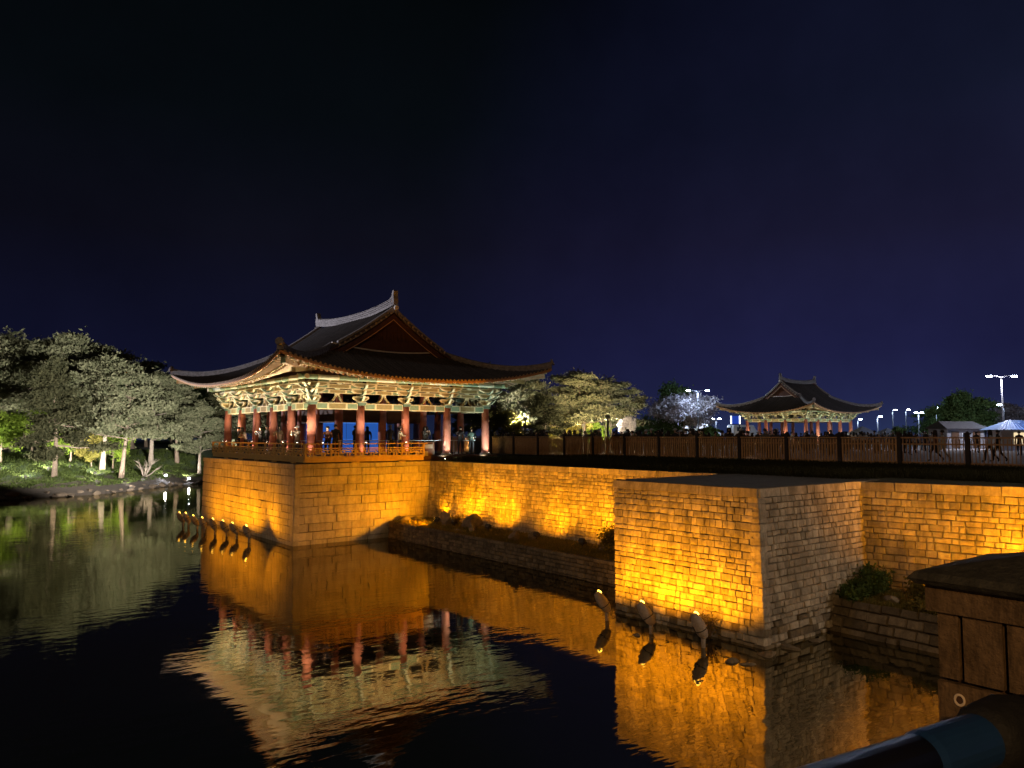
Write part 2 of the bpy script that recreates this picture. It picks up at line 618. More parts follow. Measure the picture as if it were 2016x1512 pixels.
def grounds():
    gm = bpy.data.materials.new('terrace_ground')
    # packed earth and worn grass, mixed by noise
    g = mat('ground_grass_earth', (0.05, 0.052, 0.032), 0.95, 0.45, 0.9, 0.5, 5)
    bpy.data.materials.remove(gm)
    mb = MB()
    edge = [(32.0, -60), (25.0, -.6), (23.35, 6), (22.6, 12.0), (22.65, 18), (22.25, 35.5), (24.0, 51), (26, 88), (40, 95)]
    far = 260
    for (x0, y0), (x1, y1) in zip(edge, edge[1:]):
        mb.add([(x0, y0, ZT), (far, y0, ZT), (far, y1, ZT), (x1, y1, ZT)], [(0, 1, 2, 3)])
    mb.add([(40, 95, ZT), (far, 95, ZT), (far, far, ZT), (40, far, ZT)], [(0, 1, 2, 3)])
    tag(mb.build('ground', g), 'dark terrace ground behind the walls', None, None, 'structure')
    # far bank
    xs = [-150, -120, -80, -60] + [-45 + 1.0 * i for i in range(90)] + [50, 60, 80]
    ts = [-1.0, 0, 0.5, 1, 1.7, 2.4, 3.0, 4, 5, 6, 7.5, 9, 10.5, 12, 14, 16, 18, 21, 24, 30, 60, 140]
    mb = MB()
    V = []
    for x in xs:
        sy = shore_y(x)
        for t in ts:
            y = sy + t
            V.append((x, y, bank_z(x, y) + (rnd.uniform(-.08, .08) if 0 < t < 24 else 0)))
    n = len(ts)
    F = [(i * n + j, (i + 1) * n + j, (i + 1) * n + j + 1, i * n + j + 1) for i in range(len(xs) - 1) for j in range(n - 1)]
    mb.add(V, F)
    gb = bpy.data.materials.new('bank_grass')
    gb.use_nodes = True
    nt = gb.node_tree
    L = nt.links.new
    b = nt.nodes['Principled BSDF']
    b.inputs['Roughness'].default_value = 0.95
    geo = nd(nt, 'ShaderNodeNewGeometry')
    sp = nd(nt, 'ShaderNodeSeparateXYZ')
    L(geo.outputs['Position'], sp.inputs[0])
    n1 = nd(nt, 'ShaderNodeTexNoise', Scale=0.9, Detail=6.0, Roughness=0.7)
    L(geo.outputs['Position'], n1.inputs['Vector'])
    ad = nd(nt, 'ShaderNodeMath', operation='MULTIPLY_ADD')
    L(n1.outputs['Fac'], ad.inputs[0])
    ad.inputs[1].default_value = 1.2
    L(sp.outputs['Z'], ad.inputs[2])
    rp = nd(nt, 'ShaderNodeValToRGB')
    e = rp.color_ramp.elements
    e[0].position, e[0].color = 0.0, (0.022, 0.014, 0.009, 1)
    e[1].position, e[1].color = 1.0, (0.04, 0.058, 0.018, 1)
    q = e.new(0.34)
    q.color = (0.03, 0.019, 0.012, 1)
    q = e.new(0.46)
    q.color = (0.038, 0.07, 0.02, 1)
    mr = nd(nt, 'ShaderNodeMapRange')
    mr.inputs['From Min'].default_value = 0.3
    mr.inputs['From Max'].default_value = 4.4
    L(ad.outputs[0], mr.inputs['Value'])
    L(mr.outputs[0], rp.inputs['Fac'])
    n2 = nd(nt, 'ShaderNodeTexNoise', Scale=5.0, Detail=6.0, Roughness=0.7)
    L(geo.outputs['Position'], n2.inputs['Vector'])
    bp = nd(nt, 'ShaderNodeBump', Strength=0.8, Distance=0.2)
    L(n2.outputs['Fac'], bp.inputs['Height'])
    L(bp.outputs[0], b.inputs['Normal'])
    L(rp.outputs[0], b.inputs['Base Color'])
    tag(mb.build('hill', gb, smooth=True), 'grassy far bank of the pond', None, None, 'structure')
    # paved esplanade behind the fence
    mb = MB()
    pm = mat('esplanade_paving', (0.30, 0.26, 0.25), 0.9, 0.25, 1.5, 0.3, 6)
    mb.add([(34.2, -60, ZT + .004), (160, -60, ZT + .004), (160, 46, ZT + .004), (34.2, 46, ZT + .004)], [(0, 1, 2, 3)])
    tag(mb.build('pavement', pm), 'paved walk behind the picket fence', None, None, 'structure')
    # deck under the photographer
    mb = MB()
    mb.box((0.0, -1.3, 3.6), (4.2, 4.3, 0.3))
    mb.box((3.0, -5.9, 3.6), (30, 4.9, 0.3))
    mb.box((-15, -14.0, 3.6), (20, 12, 0.3))
    tag(mb.build('path', M_PAVE), 'walk on the near side of the pond', None, None, 'structure')


grounds()


# ------------------------------------------------------------------ stone walls
def stone_variant(seed):
    r = random.Random(seed)
    j = lambda a: r.uniform(-a, a)
    o = [(-.5 + j(.018), -.5 + j(.02)), (.5 + j(.018), -.5 + j(.02)), (.5 + j(.018), .5 + j(.02)), (-.5 + j(.018), .5 + j(.02))]
    V = [(x, .5, z) for x, z in o] + [(x, -.40 + j(.02), z) for x, z in o]
    V += [(x * .90 + j(.015), -.49 + j(.022), z * .87 + j(.025)) for x, z in o]
    V += [(j(.12), -.51 + j(.02), j(.12))]
    F = []
    for i in range(4):
        k = (i + 1) % 4
        F.append((i, k, 4 + k, 4 + i))
        F.append((4 + i, 4 + k, 8 + k, 8 + i))
        F.append((8 + i, 8 + k, 12))
    return V, F


def block_variant(seed):
    r = random.Random(seed)
    j = lambda a: r.uniform(-a, a)
    o = [(-.5, -.5), (.5, -.5), (.5, .5), (-.5, .5)]
    V = [(x, .5, z) for x, z in o] + [(x, -.42, z) for x, z in o]
    V += [(x * .975 + j(.003), -.5 + j(.03), z * .955 + j(.008)) for x, z in o]
    F = []
    for i in range(4):
        k = (i + 1) % 4
        F.append((i, k, 4 + k, 4 + i))
        F.append((4 + i, 4 + k, 8 + k, 8 + i))
    F.append((8, 9, 10, 11))
    return V, F


def to_mesh(name, vf, m):
    me = bpy.data.meshes.new(name)
    me.from_pydata(vf[0], [], vf[1])
    me.materials.append(m)
    me.update()
    return me


STONE_V = [stone_variant(i) for i in range(8)]
BLOCK_V = [block_variant(i) for i in range(5)]
STONE_ME = [to_mesh('stone', v, M_STONE) for v in STONE_V]
STONE_LOW_ME = [to_mesh('stone', v, M_STONE_LOW) for v in STONE_V]
BLOCK_ME = [to_mesh('stone', v, M_BLOCK) for v in BLOCK_V]
BLOCK2_ME = [to_mesh('stone', v, M_STONE) for v in BLOCK_V]


def face_stones(b0, b1, t0, t1, z0, z1, ch, wmin, wmax, cope=None, rough_rows=0, gap=0.012, jit=0.012, depth=0.3, seed=1, sub=None):
    """list of stones of one wall face: b0 -> b1 left to right as seen from outside (foot), t0 -> t1 the same at the top"""
    r = random.Random(seed)
    out = []
    b0, b1, t0, t1 = (Vector((*p, 0)) for p in (b0, b1, t0, t1))
    rows = []
    top = z1
    if cope:
        rows.append((z1 - cope[0], z1, 'c'))
        top = z1 - cope[0]
    n = max(1, round((top - z0) / ch))
    hs = [r.uniform(.74, 1.26) for _ in range(n)]
    s = sum(hs)
    z = z0
    for i, h in enumerate(hs):
        hh = h / s * (top - z0)
        rows.append((z, z + hh, 'r' if i < rough_rows else 'n'))
        z += hh
    tilt = math.atan2((((t0 + t1) - (b0 + b1)) * 0.5).dot(Vector((-(b1 - b0).y, (b1 - b0).x, 0)).normalized()), z1 - z0)
    for za, zb, kind in rows:
        zm = (za + zb) / 2
        k = (zm - z0) / (z1 - z0)
        p0 = b0.lerp(t0, k)
        p1 = b1.lerp(t1, k)
        d = p1 - p0
        Ln = d.length
        d.normalize()
        inw = Vector((-d.y, d.x, 0))
        ang = math.atan2(d.y, d.x)
        x = 0.0
        wa, wb = (cope[1], cope[2]) if kind == 'c' else (wmin, wmax)
        if kind == 'r':
            wa, wb = wmin * 1.0, wmax * 1.25
        while x < Ln - 1e-4:
            w = r.uniform(wa, wb) * (1 if r.random() > .12 else 1.5)
            if Ln - x - w < wa * 0.7:
                w = Ln - x
            push = r.uniform(-jit, jit) - (0.035 if kind == 'c' else 0.0)
            if kind == 'r':
                push += r.uniform(-.05, .04)
            hgt = (zb - za) - gap * r.uniform(.6, 1.5)
            c = p0 + d * (x + w / 2) + inw * (depth / 2 + push)
            out.append(dict(c=Vector((c.x, c.y, zm + r.uniform(-.008, .008))), w=w - gap * r.uniform(.6, 1.5), h=hgt, d=depth, rot=(-tilt, r.uniform(-.014, .014) if kind != 'c' else r.uniform(-.005, .005), ang + r.uniform(-.02, .02) * (depth < .35 and wmax < .6)), kind=kind, sub=sub))
            x += w
    return out


def place_stones(root, stones, meshes, variants, m, base, limit=300, cope_meshes=None):
    cp = Vector(cam.location)
    stones.sort(key=lambda s: -(s['w'] * s['h']) / (s['c'] - cp).length_squared)
    r = random.Random(3)
    for s in stones[:limit]:
        mm = cope_meshes if (s['kind'] == 'c' and cope_meshes) else (STONE_LOW_ME if s['kind'] == 'r' and r.random() < .6 else meshes)
        o = link('stone', mm[r.randrange(len(mm))], root, s['c'] - base, s['rot'], (s['w'], s['d'], s['h']))
    rest = stones[limit:]
    if rest:
        mb = MB()
        from mathutils import Euler
        for s in rest:
            vv, ff = variants[r.randrange(len(variants))]
            mx = Matrix.Translation(s['c'] - base) @ Euler(s['rot']).to_matrix().to_4x4() @ Matrix.Diagonal((s['w'], s['d'], s['h'], 1))
            mb.add([mx @ Vector(p) for p in vv], ff)
        o = mb.build('wall_stones', m, root)
        o['kind'] = 'stuff'


def prism_core(mb, bot, top, z0, z1, mi=0, mtop=None):
    n = len(bot)
    V = [(x, y, z0) for x, y in bot] + [(x, y, z1) for x, y in top]
    o = mb.add(V, [(i, (i + 1) % n, n + (i + 1) % n, n + i) for i in range(n)], mi)
    mb.f.append(tuple(o + n + i for i in range(n)))
    mb.m.append(mi if mtop is None else mtop)


def walls():
    # ---- dressed-stone platform under the big pavilion
    base = Vector((14.3, 35.2, 0))
    t = thing('pavilion_platform', 'tall amber-lit platform of large dressed granite blocks under the big pavilion', 'stone platform', base)
    S = face_stones((14.3, 49.8), (14.3, 35.2), (14.34, 49.76), (14.34, 35.24), -.15, ZT, .395, .9, 2.1, (.24, 1.4, 2.2), gap=.014, jit=.012, seed=4)
    S += face_stones((14.3, 35.2), (22.1, 35.45), (14.34, 35.24), (22.1, 35.49), -.15, ZT, .395, .55, 1.5, (.24, 1.2, 2.0), gap=.014, jit=.02, seed=5)
    place_stones(t, S, BLOCK_ME, BLOCK_V, M_BLOCK, base)
    mb = MB()
    e = .05
    prism_core(mb, [(14.3 + e - base.x, 35.2 + e - base.y), (22.9 - base.x, 35.5 + e - base.y), (24.5 - base.x, 49.75 - base.y), (14.3 + e - base.x, 49.75 - base.y)],
               [(14.36 + e - base.x, 35.26 + e - base.y), (22.9 - base.x, 35.5 + e - base.y), (24.5 - base.x, 49.7 - base.y), (14.36 + e - base.x, 49.7 - base.y)], -.4, ZT - .01, 0, 1)
    mb.build('wall_core', [M_MORTAR, M_PAVE], t)

    # ---- long wall between platform and bastion
    base = Vector((22.0, 26.0, 0))
    t = thing('retaining_wall', 'long amber-lit wall of small squared stones behind the rock garden', 'stone wall', base)
    S = face_stones((21.75, 35.42), (22.3, 17.2), (22.05, 35.46), (22.6, 17.2), .5, ZT, .172, .15, .42, (.25, .6, 1.2), gap=.010, jit=.009, depth=.3, seed=8)
    place_stones(t, S, STONE_ME, STONE_V, M_STONE, base, cope_meshes=BLOCK2_ME)
    mb = MB()
    prism_core(mb, [(21.83 - 22, 9.40), (22.38 - 22, -8.9), (23.6 - 22, -8.9), (23.6 - 22, 9.40)], [(22.13 - 22, 9.40), (22.68 - 22, -8.9), (23.6 - 22, -8.9), (23.6 - 22, 9.40)], -.3, ZT - .012)
    mb.build('wall_core', M_MORTAR, t)

    # ---- bastion
    base = Vector((16.55, 11.25, 0))
    t = thing('stone_bastion', 'square stone bastion jutting into the pond, one face amber and one grey', 'stone bastion', base)
    B0, B1, B2 = (16.56, 16.32), (16.56, 11.24), (23.3, 11.34)
    T0, T1, T2 = (16.95, 16.72), (16.95, 11.62), (23.4, 11.72)
    S = face_stones(B0, B1, T0, T1, -.1, ZT, .168, .14, .36, (.25, .5, 1.2), rough_rows=3, gap=.010, jit=.010, seed=11)
    S += face_stones(B1, B2, T1, T2, -.1, ZT, .168, .13, .34, (.23, .3, .7), rough_rows=4, gap=.012, jit=.012, seed=12)
    place_stones(t, S, STONE_ME, STONE_V, M_STONE, base, cope_meshes=BLOCK2_ME)
    mb = MB()
    e = .07
    ob = lambda P: [(x - base.x, y - base.y) for x, y in P]
    prism_core(mb, ob([(B1[0] + e, B1[1] + e), (23.6, 11.34 + e), (23.6, 16.3), (B0[0] + e, 16.3)]),
               ob([(T1[0] + e, T1[1] + e), (23.6, 11.72 + e), (23.6, 16.7), (T0[0] + e, 16.7)]), -.4, ZT + .012, 0, 1)
    mb.build('wall_core', [M_MORTAR, M_PAVE], t)
    # boulders at the foot
    for k, (x, y, s) in enumerate(((15.1, 11.15, .22), (15.25, 10.8, .2), (15.14, 14.16, .16), (16.2, 11.0, .3), (17.2, 10.95, .26), (18.3, 10.95, .24))):
        o = rock('boulder', (x, y, -.02), (s * 1.3, s, s * .6), 50 + k, M_STONE_LOW)
        tag(o, ('flat dark boulder breaking the water by the bastion corner', 'second dark boulder in the water off the bastion corner', 'small dark boulder in the water between the pod lamps', 'rough boulder at the very foot of the bastion corner',
                'rough boulder along the grey bastion face foot', 'boulder under the grey bastion face towards the planting')[k], 'rock')

    # ---- right-hand wall
    base = Vector((22.6, 9.0, 0))
    t = thing('corner_wall', 'amber-lit wall of small squared stones running off beyond the wooden post', 'stone wall', base)
    S = face_stones((21.88, 11.62), (24.2, 0.6), (22.12, 11.82), (24.45, 0.6), .4, ZT, .172, .15, .44, (.27, .6, 1.2), gap=.010, jit=.010, seed=15)
    place_stones(t, S, STONE_ME, STONE_V, M_STONE, base, cope_meshes=BLOCK2_ME)
    mb = MB()
    prism_core(mb, ob2([(21.96, 11.75), (24.28, .5), (27.0, .5), (23.55, 11.9)], base), ob2([(22.2, 11.9), (24.53, .5), (27.0, .5), (23.55, 11.95)], base), -.3, ZT - .012)
    mb.build('wall_core', M_MORTAR, t)

    # ---- low planter walls
    base = Vector((19.4, 27.0, 0))
    t = thing('planter_wall', 'low dark stone kerb wall holding the rock garden above the pond', 'stone wall', base)
    S = face_stones((19.4, 35.3), (19.35, 17.1), (19.46, 35.3), (19.41, 17.1), -.1, .82, .16, .18, .42, (.14, .5, 1.1), gap=.014, jit=.02, seed=18)
    place_stones(t, S, STONE_LOW_ME, STONE_V, M_STONE_LOW, base)
    mb = MB()
    prism_core(mb, ob2([(19.47, 35.4), (19.42, 17.05), (21.9, 17.05), (21.9, 35.4)], base), ob2([(19.53, 35.4), (19.48, 17.05), (22.2, 17.05), (22.0, 35.4)], base), -.3, .78, 0, 1)
    mb.build('wall_core', [M_MORTAR, M_SOIL], t)
    base = Vector((19.8, 8.0, 0))
    t = thing('planter_wall', 'low rough stone wall holding the shrubs in the corner by the post', 'stone wall', base)
    S = face_stones((19.55, 11.35), (19.4, 1.0), (19.95, 11.4), (19.8, 1.0), -.1, .78, .2, .25, .6, None, gap=.02, jit=.04, seed=21)
    place_stones(t, S, STONE_LOW_ME, STONE_V, M_STONE_LOW, base)
    mb = MB()
    prism_core(mb, ob2([(19.68, 11.3), (19.5, 1.0), (24.0, 1.0), (22.0, 11.3)], base), ob2([(20.05, 11.4), (19.9, 1.0), (24.1, 1.0), (22.1, 11.4)], base), -.3, .74, 0, 1)
    mb.build('wall_core', [M_MORTAR, M_SOIL], t)


def ob2(P, base):
    return [(x - base.x, y - base.y) for x, y in P]


def rock(name, loc, size, seed, m):
    r = random.Random(seed)
    bm = bmesh.new()
    bmesh.ops.create_icosphere(bm, subdivisions=2, radius=1)
    ph = [(Vector((r.uniform(-1, 1), r.uniform(-1, 1), r.uniform(-1, 1))).normalized(), r.uniform(.42, .70)) for _ in range(13)]
    for v in bm.verts:
        for n, k in ph:
            d = v.co.dot(n)
            if d > k:
                v.co -= n * (d - k)
        v.co *= 1 + r.uniform(-.05, .05)
        v.co.x *= size[0]
        v.co.y *= size[1]
        v.co.z *= size[2]
    me = bpy.data.meshes.new(name)
    bm.to_mesh(me)
    bm.free()
    me.materials.append(m)
    o = link(name, me, None, loc, (0, 0, r.uniform(0, 6)))
    return o


walls()


# ------------------------------------------------------------------ pavilion
def pavilion(name, label, loc, rotz, nx, bx, ny, by, over, rise, full=True):
    root = thing(name, label, 'pavilion', loc, rotz)
    hx, hy = nx * bx / 2, ny * by / 2
    a, b = hx + over, hy + over
    ze = 4.22
    g = b - over - 1.75 if full else b - over - 1.7      # gable wall half-distance
    gov = g + 0.42
    LIFT = 0.98

    def hcurve(d):
        t = d / a
        return rise * (0.52 * t + 0.48 * t * t)

    def lift(x, y):
        return (min(1, abs(x) / a) ** 2.5) * (min(1, abs(y) / b) ** 2.5)

    def P(x, y, d, off=0.0):
        c = lift(x, y)
        sx = 1 if x > 0 else -1
        sy = 1 if y > 0 else -1
        return Vector((x + sx * .32 * c, y + sy * .32 * c, ze + hcurve(d) + LIFT * c + off))

    # -- slopes as polylines (eave first)
    N = 11

    def main_line(y, s, off=0.0):
        if abs(y) <= gov:
            xi = 0.0
        else:
            xi = a - (b - abs(y))
        xi = max(0, xi)
        return [P(s * (a + (xi - a) * k / (N - 1)), y, (a - xi) * k / (N - 1), off) for k in range(N)]

    def hip_line(x, s, off=0.0):
        d = min(a - abs(x), b - g)
        return [P(x, s * (b - d * k / (N - 1)), d * k / (N - 1), off) for k in range(N)]

    roof = MB()
    # weather surface and soffit
    sp = 0.23 if full else 0.34

    def ys_list(h):
        n = int(round(2 * h / sp))
        return [-h + 2 * h * i / n for i in range(n + 1)]
    for off, mi, lim in ((0.0, 0, N), (-0.10, 1, N)):
        for s in (-1, 1):
            ys = [y for y in ys_list(b)]
            ys = sorted(ys + [gov - .001, gov + .001, -gov + .001, -gov - .001])
            Ls = [main_line(y, s, off) for y in ys]
            for i in range(len(Ls) - 1):
                for k in range(lim - 1):
                    roof.add([Ls[i][k], Ls[i + 1][k], Ls[i + 1][k + 1], Ls[i][k + 1]], [(0, 1, 2, 3)], mi)
            xs_ = ys_list(a)
            Ls = [hip_line(x, s, off) for x in xs_]
            for i in range(len(Ls) - 1):
                for k in range(lim - 1):
                    roof.add([Ls[i][k], Ls[i + 1][k], Ls[i + 1][k + 1], Ls[i][k + 1]], [(0, 1, 2, 3)], mi)
    # fascia
    for s in (-1, 1):
        ys = ys_list(b)
        for y0, y1 in zip(ys, ys[1:]):
            p, q = main_line(y0, s)[0], main_line(y1, s)[0]
            dz = Vector((0, 0, -.10))
            roof.add([p, q, q + dz, p + dz], [(0, 1, 2, 3)], 2)
        xs_ = ys_list(a)
        for x0, x1 in zip(xs_, xs_[1:]):
            p, q = hip_line(x0, s)[0], hip_line(x1, s)[0]
            dz = Vector((0, 0, -.10))
            roof.add([p, q, q + dz, p + dz], [(0, 1, 2, 3)], 2)
    ro = roof.build('roof', [M_TILE, M_SOFFIT, M_RAFTER_END], root)

    # tile rows
    rows_far = MB()
    prof = [(-.085, -.02), (-.065, .055), (0, .092), (.065, .055), (.085, -.02)]

    def tile_row(line, side, sep_obj):
        mb = MB() if sep_obj else rows_far
        first = line[0] + (line[0] - line[1]).normalized() * .05
        pts = [first] + line
        o = len(mb.v)
        for i, p in enumerate(pts):
            t = pts[min(i + 1, len(pts) - 1)] - pts[max(i - 1, 0)]
            t.normalize()
            u = side
            w = t.cross(u)
            if w.z < 0:
                w = -w
            for q, h in prof:
                mb.v.append(tuple(p + u * q + w * h))
        for i in range(len(pts) - 1):
            for k in range(4):
                mb.f.append((o + i * 5 + k, o + i * 5 + k + 1, o + (i + 1) * 5 + k + 1, o + (i + 1) * 5 + k))
                mb.m.append(0)
        mb.f.append((o, o + 1, o + 2, o + 3, o + 4))
        mb.m.append(1)
        if sep_obj:
            mb.build('tile_row', [M_TILE, M_TILE_END], ro)
    for s in (-1, 1):
        for i, y in enumerate(ys_list(b)[1:-1]):
            tile_row(main_line(y, s), Vector((0, 1, 0)), full and s < 0)
        for i, x in enumerate(ys_list(a)[1:-1]):
            tile_row(hip_line(x, s), Vector((1, 0, 0)), full and s < 0)
    o = rows_far.build('roof_tiles', [M_TILE, M_TILE_END], ro)
    o['kind'] = 'stuff'

    # ridges
    def sweep(mb, pts, w, h, mi=0, n_cap=True, wtop=.75):
        pts = [Vector(p) for p in pts]
        o = len(mb.v)
        for i, p in enumerate(pts):
            t = pts[min(i + 1, len(pts) - 1)] - pts[max(i - 1, 0)]
            t.z = 0
            t.normalize()
            u = Vector((-t.y, t.x, 0))
            for q, z in ((-w / 2, -.12), (-w / 2 * wtop, h * .85), (0, h), (w / 2 * wtop, h * .85), (w / 2, -.12)):
                mb.v.append(tuple(p + u * q + Vector((0, 0, z))))
        for i in range(len(pts) - 1):
            for k in range(4):
                mb.f.append((o + i * 5 + k, o + i * 5 + k + 1, o + (i + 1) * 5 + k + 1, o + (i + 1) * 5 + k))
                mb.m.append(mi)
        e = o + (len(pts) - 1) * 5
        mb.f.append((o, o + 1, o + 2, o + 3, o + 4))
        mb.m.append(mi)
        mb.f.append((e + 4, e + 3, e + 2, e + 1, e))
        mb.m.append(mi)
    zr = ze + hcurve(a)
    mb = MB()
    ridge = [(0, gov * k / 8.0, zr + .02 + .34 * abs(k / 8.0) ** 2.2) for k in range(-8, 9)]
    sweep(mb, ridge, .34, .40)
    # courses of cover tiles along the ridge
    for dz, w in ((.06, .40), (.18, .385), (.30, .36)):
        for k in range(16):
            p, q = Vector(ridge[k]), Vector(ridge[k + 1])
            mb.bar(p + Vector((0, 0, dz)), q + Vector((0, 0, dz)), w, .03)
    mb.build('main_ridge', M_RIDGE, ro)
    for s in (-1, 1):
        # owl-tail ornament
        mb = MB()
        y0 = s * gov
        z0 = ridge[0][2]
        pr = [(-.34, -.1), (.16, -.1), (.20, .22), (.13, .44), (.19, .70), (.08, .78), (-.02, .64), (-.10, .44), (-.26, .34)]
        mb.rimmed(pr, .28, 'x', (0, y0, z0), 0, 0, .8, s)
        mb.build('ridge_ornament', M_RIDGE, ro)
        # round end tile under the ornament
        mb = MB()
        mb.tube([(0, y0 + s * .20, z0 - .22), (0, y0 + s * .30, z0 - .24)], [.15, .13], 10)
        mb.build('end_tile', M_LIME, ro)
    hj = a - (b - g)                     # hip junction |x|
    for s in (-1, 1):
        for e in (-1, 1):
            mb = MB()
            yy = e * (gov - .12)
            pts = [P(s * (hj - .25) * k / 8.0, yy, a - (hj - .25) * k / 8.0, .03) for k in range(0, 9)]
            sweep(mb, pts, .26, .27)
            mb.build('descending_ridge', M_RIDGE, ro)
            mb = MB()
            d0 = b - g + .15
            pts = []
            for k in range(0, 11):
                d = d0 * (1 - k / 10.0)
                pts.append(P(s * (a - d), e * (b - d), d, .03 + .10 * (k / 10.0) ** 4))
            sweep(mb, pts, .30, .30)
            c = pts[-1]
            u = (pts[-1] - pts[-2])
            u.z = 0
            u.normalize()
            # upright end tile
            mb.tube([c + Vector((0, 0, .22)) + u * -.02, c + Vector((0, 0, .27)) + u * .09], [.20, .19], 10)
            mb.build('hip_ridge', M_RIDGE, ro)
            # verge tiles along the gable edge: row of short round tiles
            vb = MB()
            for k in range(int(hj / .3)):
                x = s * (.25 + k * .3)
                p = P(x, e * gov, a - abs(x), 0)
                vb.tube([p + Vector((0, -e * .3, .02)), p + Vector((0, e * .10, .0))], .075, 6, 0, True, 1)
            vo = vb.build('verge_tiles', [M_TILE, M_TILE_END], ro)
            vo['kind'] = 'stuff'
            # bargeboard
            bb = MB()
            n = 8
            for k in range(n):
                x0, x1 = s * hj * k / n, s * hj * (k + 1) / n
                p = P(x0, e * (gov - .06), a - abs(x0), -.19)
                q = P(x1, e * (gov - .06), a - abs(x1), -.19)
                hh = .34
                V = []
                for w in (0, -.06 * e):
                    V += [p + Vector((0, w, 0)), q + Vector((0, w, 0)), q + Vector((0, w, -hh)), p + Vector((0, w, -hh))]
                bb.add(V, [(0, 1, 2, 3), (7, 6, 5, 4), (3, 2, 6, 7)], 0)
                V = [p + Vector((0, .012 * e, -hh + .05)), q + Vector((0, .012 * e, -hh + .05)), q + Vector((0, .012 * e, -hh)), p + Vector((0, .012 * e, -hh))]
                bb.add(V, [(0, 1, 2, 3)], 1)
            bb.build('bargeboard', [M_GABLE, M_RAFTER_END], ro)
    for e in (-1, 1):
        gb = MB()
        zb = ze + hcurve(b - g) - .05
        n = 10
        for k in range(-n, n):
            x0, x1 = (hj + .15) * k / n, (hj + .15) * (k + 1) / n
            z0 = ze + hcurve(a - abs(x0)) - .15
            z1 = ze + hcurve(a - abs(x1)) - .15
            off = .012 * (k % 2)
            gb.add([(x0, e * (g + off), zb - .2), (x1, e * (g + off), zb - .2), (x1, e * (g + off), max(z1, zb)), (x0, e * (g + off), max(z0, zb))], [(0, 1, 2, 3)], 0)
        go = gb.build('gable', M_GABLE, ro)
        cb = MB()
        zc = zb + 1.18
        for k in range(-6, 7):
            x = k * hj * .40 / 6
            zz = min(zc + .38, ze + hcurve(a - abs(x)) - .55)
            cb.box((x, e * (g + .04), (zb + .75 + zz) / 2), (.07, .05, max(.05, zz - zb - .75)))
        for s in (-1, 1):
            cb.bar((0, e * (g + .07), zc + .95), (s * hj * .58, e * (g + .07), zb + .68), .06, .14)
        cb.build('gable_batten', M_GABLE, ro)
        lb = MB()
        for k in range(16):
            x0, x1 = -hj + 2 * hj * k / 16, -hj + 2 * hj * (k + 1) / 16
            zz = lambda x: ze + hcurve(b - g) + .05 + .28 * (x / hj) ** 2
            lb.bar((x0, e * (g + .14), zz(x0)), (x1, e * (g + .14), zz(x1)), .12, .075)
        lb.build('gable_sill', M_LIME, ro)

    # -- rafters, round and flying
    def eave_z(x, y, d):
        return P(x, y, d).z
    rl = 1.0
    rme = MB()
    rme.tube([(0, 0, 0), (0, -1, 0)], [.075, .062], 7, 0, True, 1)
    rme = rme.mesh('rafter', [M_RAFTER, M_RAFTER_END])
    fme = MB()
    fme.box((0, -.5, 0), (.085, 1, .085), 0)
    fme.box((0, -1.004, 0), (.10, .012, .10), 1)
    fme = fme.mesh('flying_rafter', [M_RAFTER, M_MINT])
    far_r = MB()

    def put_rafter(p, q, me, sep_obj, nm, w):
        d = q - p
        ln = d.length
        if sep_obj:
            rot = d.to_track_quat('-Y', 'Z')
            link(nm, me, root, p, rot, (1, ln, 1))
        else:
            far_r.bar(p, q, w, w, 0)
    step = .34 if full else .5
    for axis in (0, 1):
        hL = (b if axis == 0 else a)
        hC = (hy if axis == 0 else hx)
        n = int(round(2 * (hL - .25) / step))
        for s in (-1, 1):
            for i in range(n + 1):
                t = -hL + .25 + 2 * (hL - .25) * i / n
                # corner fan: inner end slides back to the corner column
                ti = t if abs(t) < hC - .9 else math.copysign(hC - .9 + (abs(t) - hC + .9) * .22, t)
                def pt(d, tt, off):
                    if axis == 0:
                        return P(s * (a - d), tt, d, off)
                    return P(tt, s * (b - d), d, off)

                def mixp(d, off, dmax=over + .5):
                    k = d / dmax
                    return pt(d, t * (1 - k) + ti * k, off)
                sepo = full and s < 0
                put_rafter(mixp(over + .1, -.30), mixp(.72, -.29), rme, sepo, 'rafter', .13)
                put_rafter(mixp(1.25, -.16), mixp(.06, -.165), fme, sepo, 'flying_rafter', .09)
    if far_r.v:
        o = far_r.build('rafters', M_RAFTER, root)
        o['kind'] = 'stuff'
    # eave boards carrying the flying rafters
    for axis in (0, 1):
        for s in (-1, 1):
            mb = MB()
            hL = b if axis == 0 else a
            n = 24
            for dd, off, w, h, mi in ((.68, -.215, .07, .06, 0), (.02, -.10, .06, .05, 1)):
                for i in range(n):
                    t0, t1 = (-hL + .1) + 2 * (hL - .1) * i / n, (-hL + .1) + 2 * (hL - .1) * (i + 1) / n
                    f = (lambda t: P(s * (a - dd), t, dd, off)) if axis == 0 else (lambda t: P(t, s * (b - dd), dd, off))
                    mb.bar(f(t0), f(t1), w, h, mi)
            mb.build('eave_board', [M_PALE, M_RAFTER_END], root)
    # corner hip rafters
    for s in (-1, 1):
        for e in (-1, 1):
            mb = MB()
            pts = [P(s * (a - d), e * (b - d), d, -.36) for d in (over + .3, over * .7, over * .4, .25)]
            for p, q in zip(pts, pts[1:]):
                mb.bar(p, q, .2, .24, 0)
            q = pts[-1]
            dv = (pts[-1] - pts[-2]).normalized()
            mb.bar(q, q + dv * .02, .24, .26, 1)
            mb.bar(pts[0] - Vector((0, 0, .22)), pts[2] - Vector((0, 0, .24)), .2, .22, 2)
            mb.build('hip_rafter', [M_RAFTER, M_TEAL, M_OLIVE], root)
    # eave purlin
    po = .72
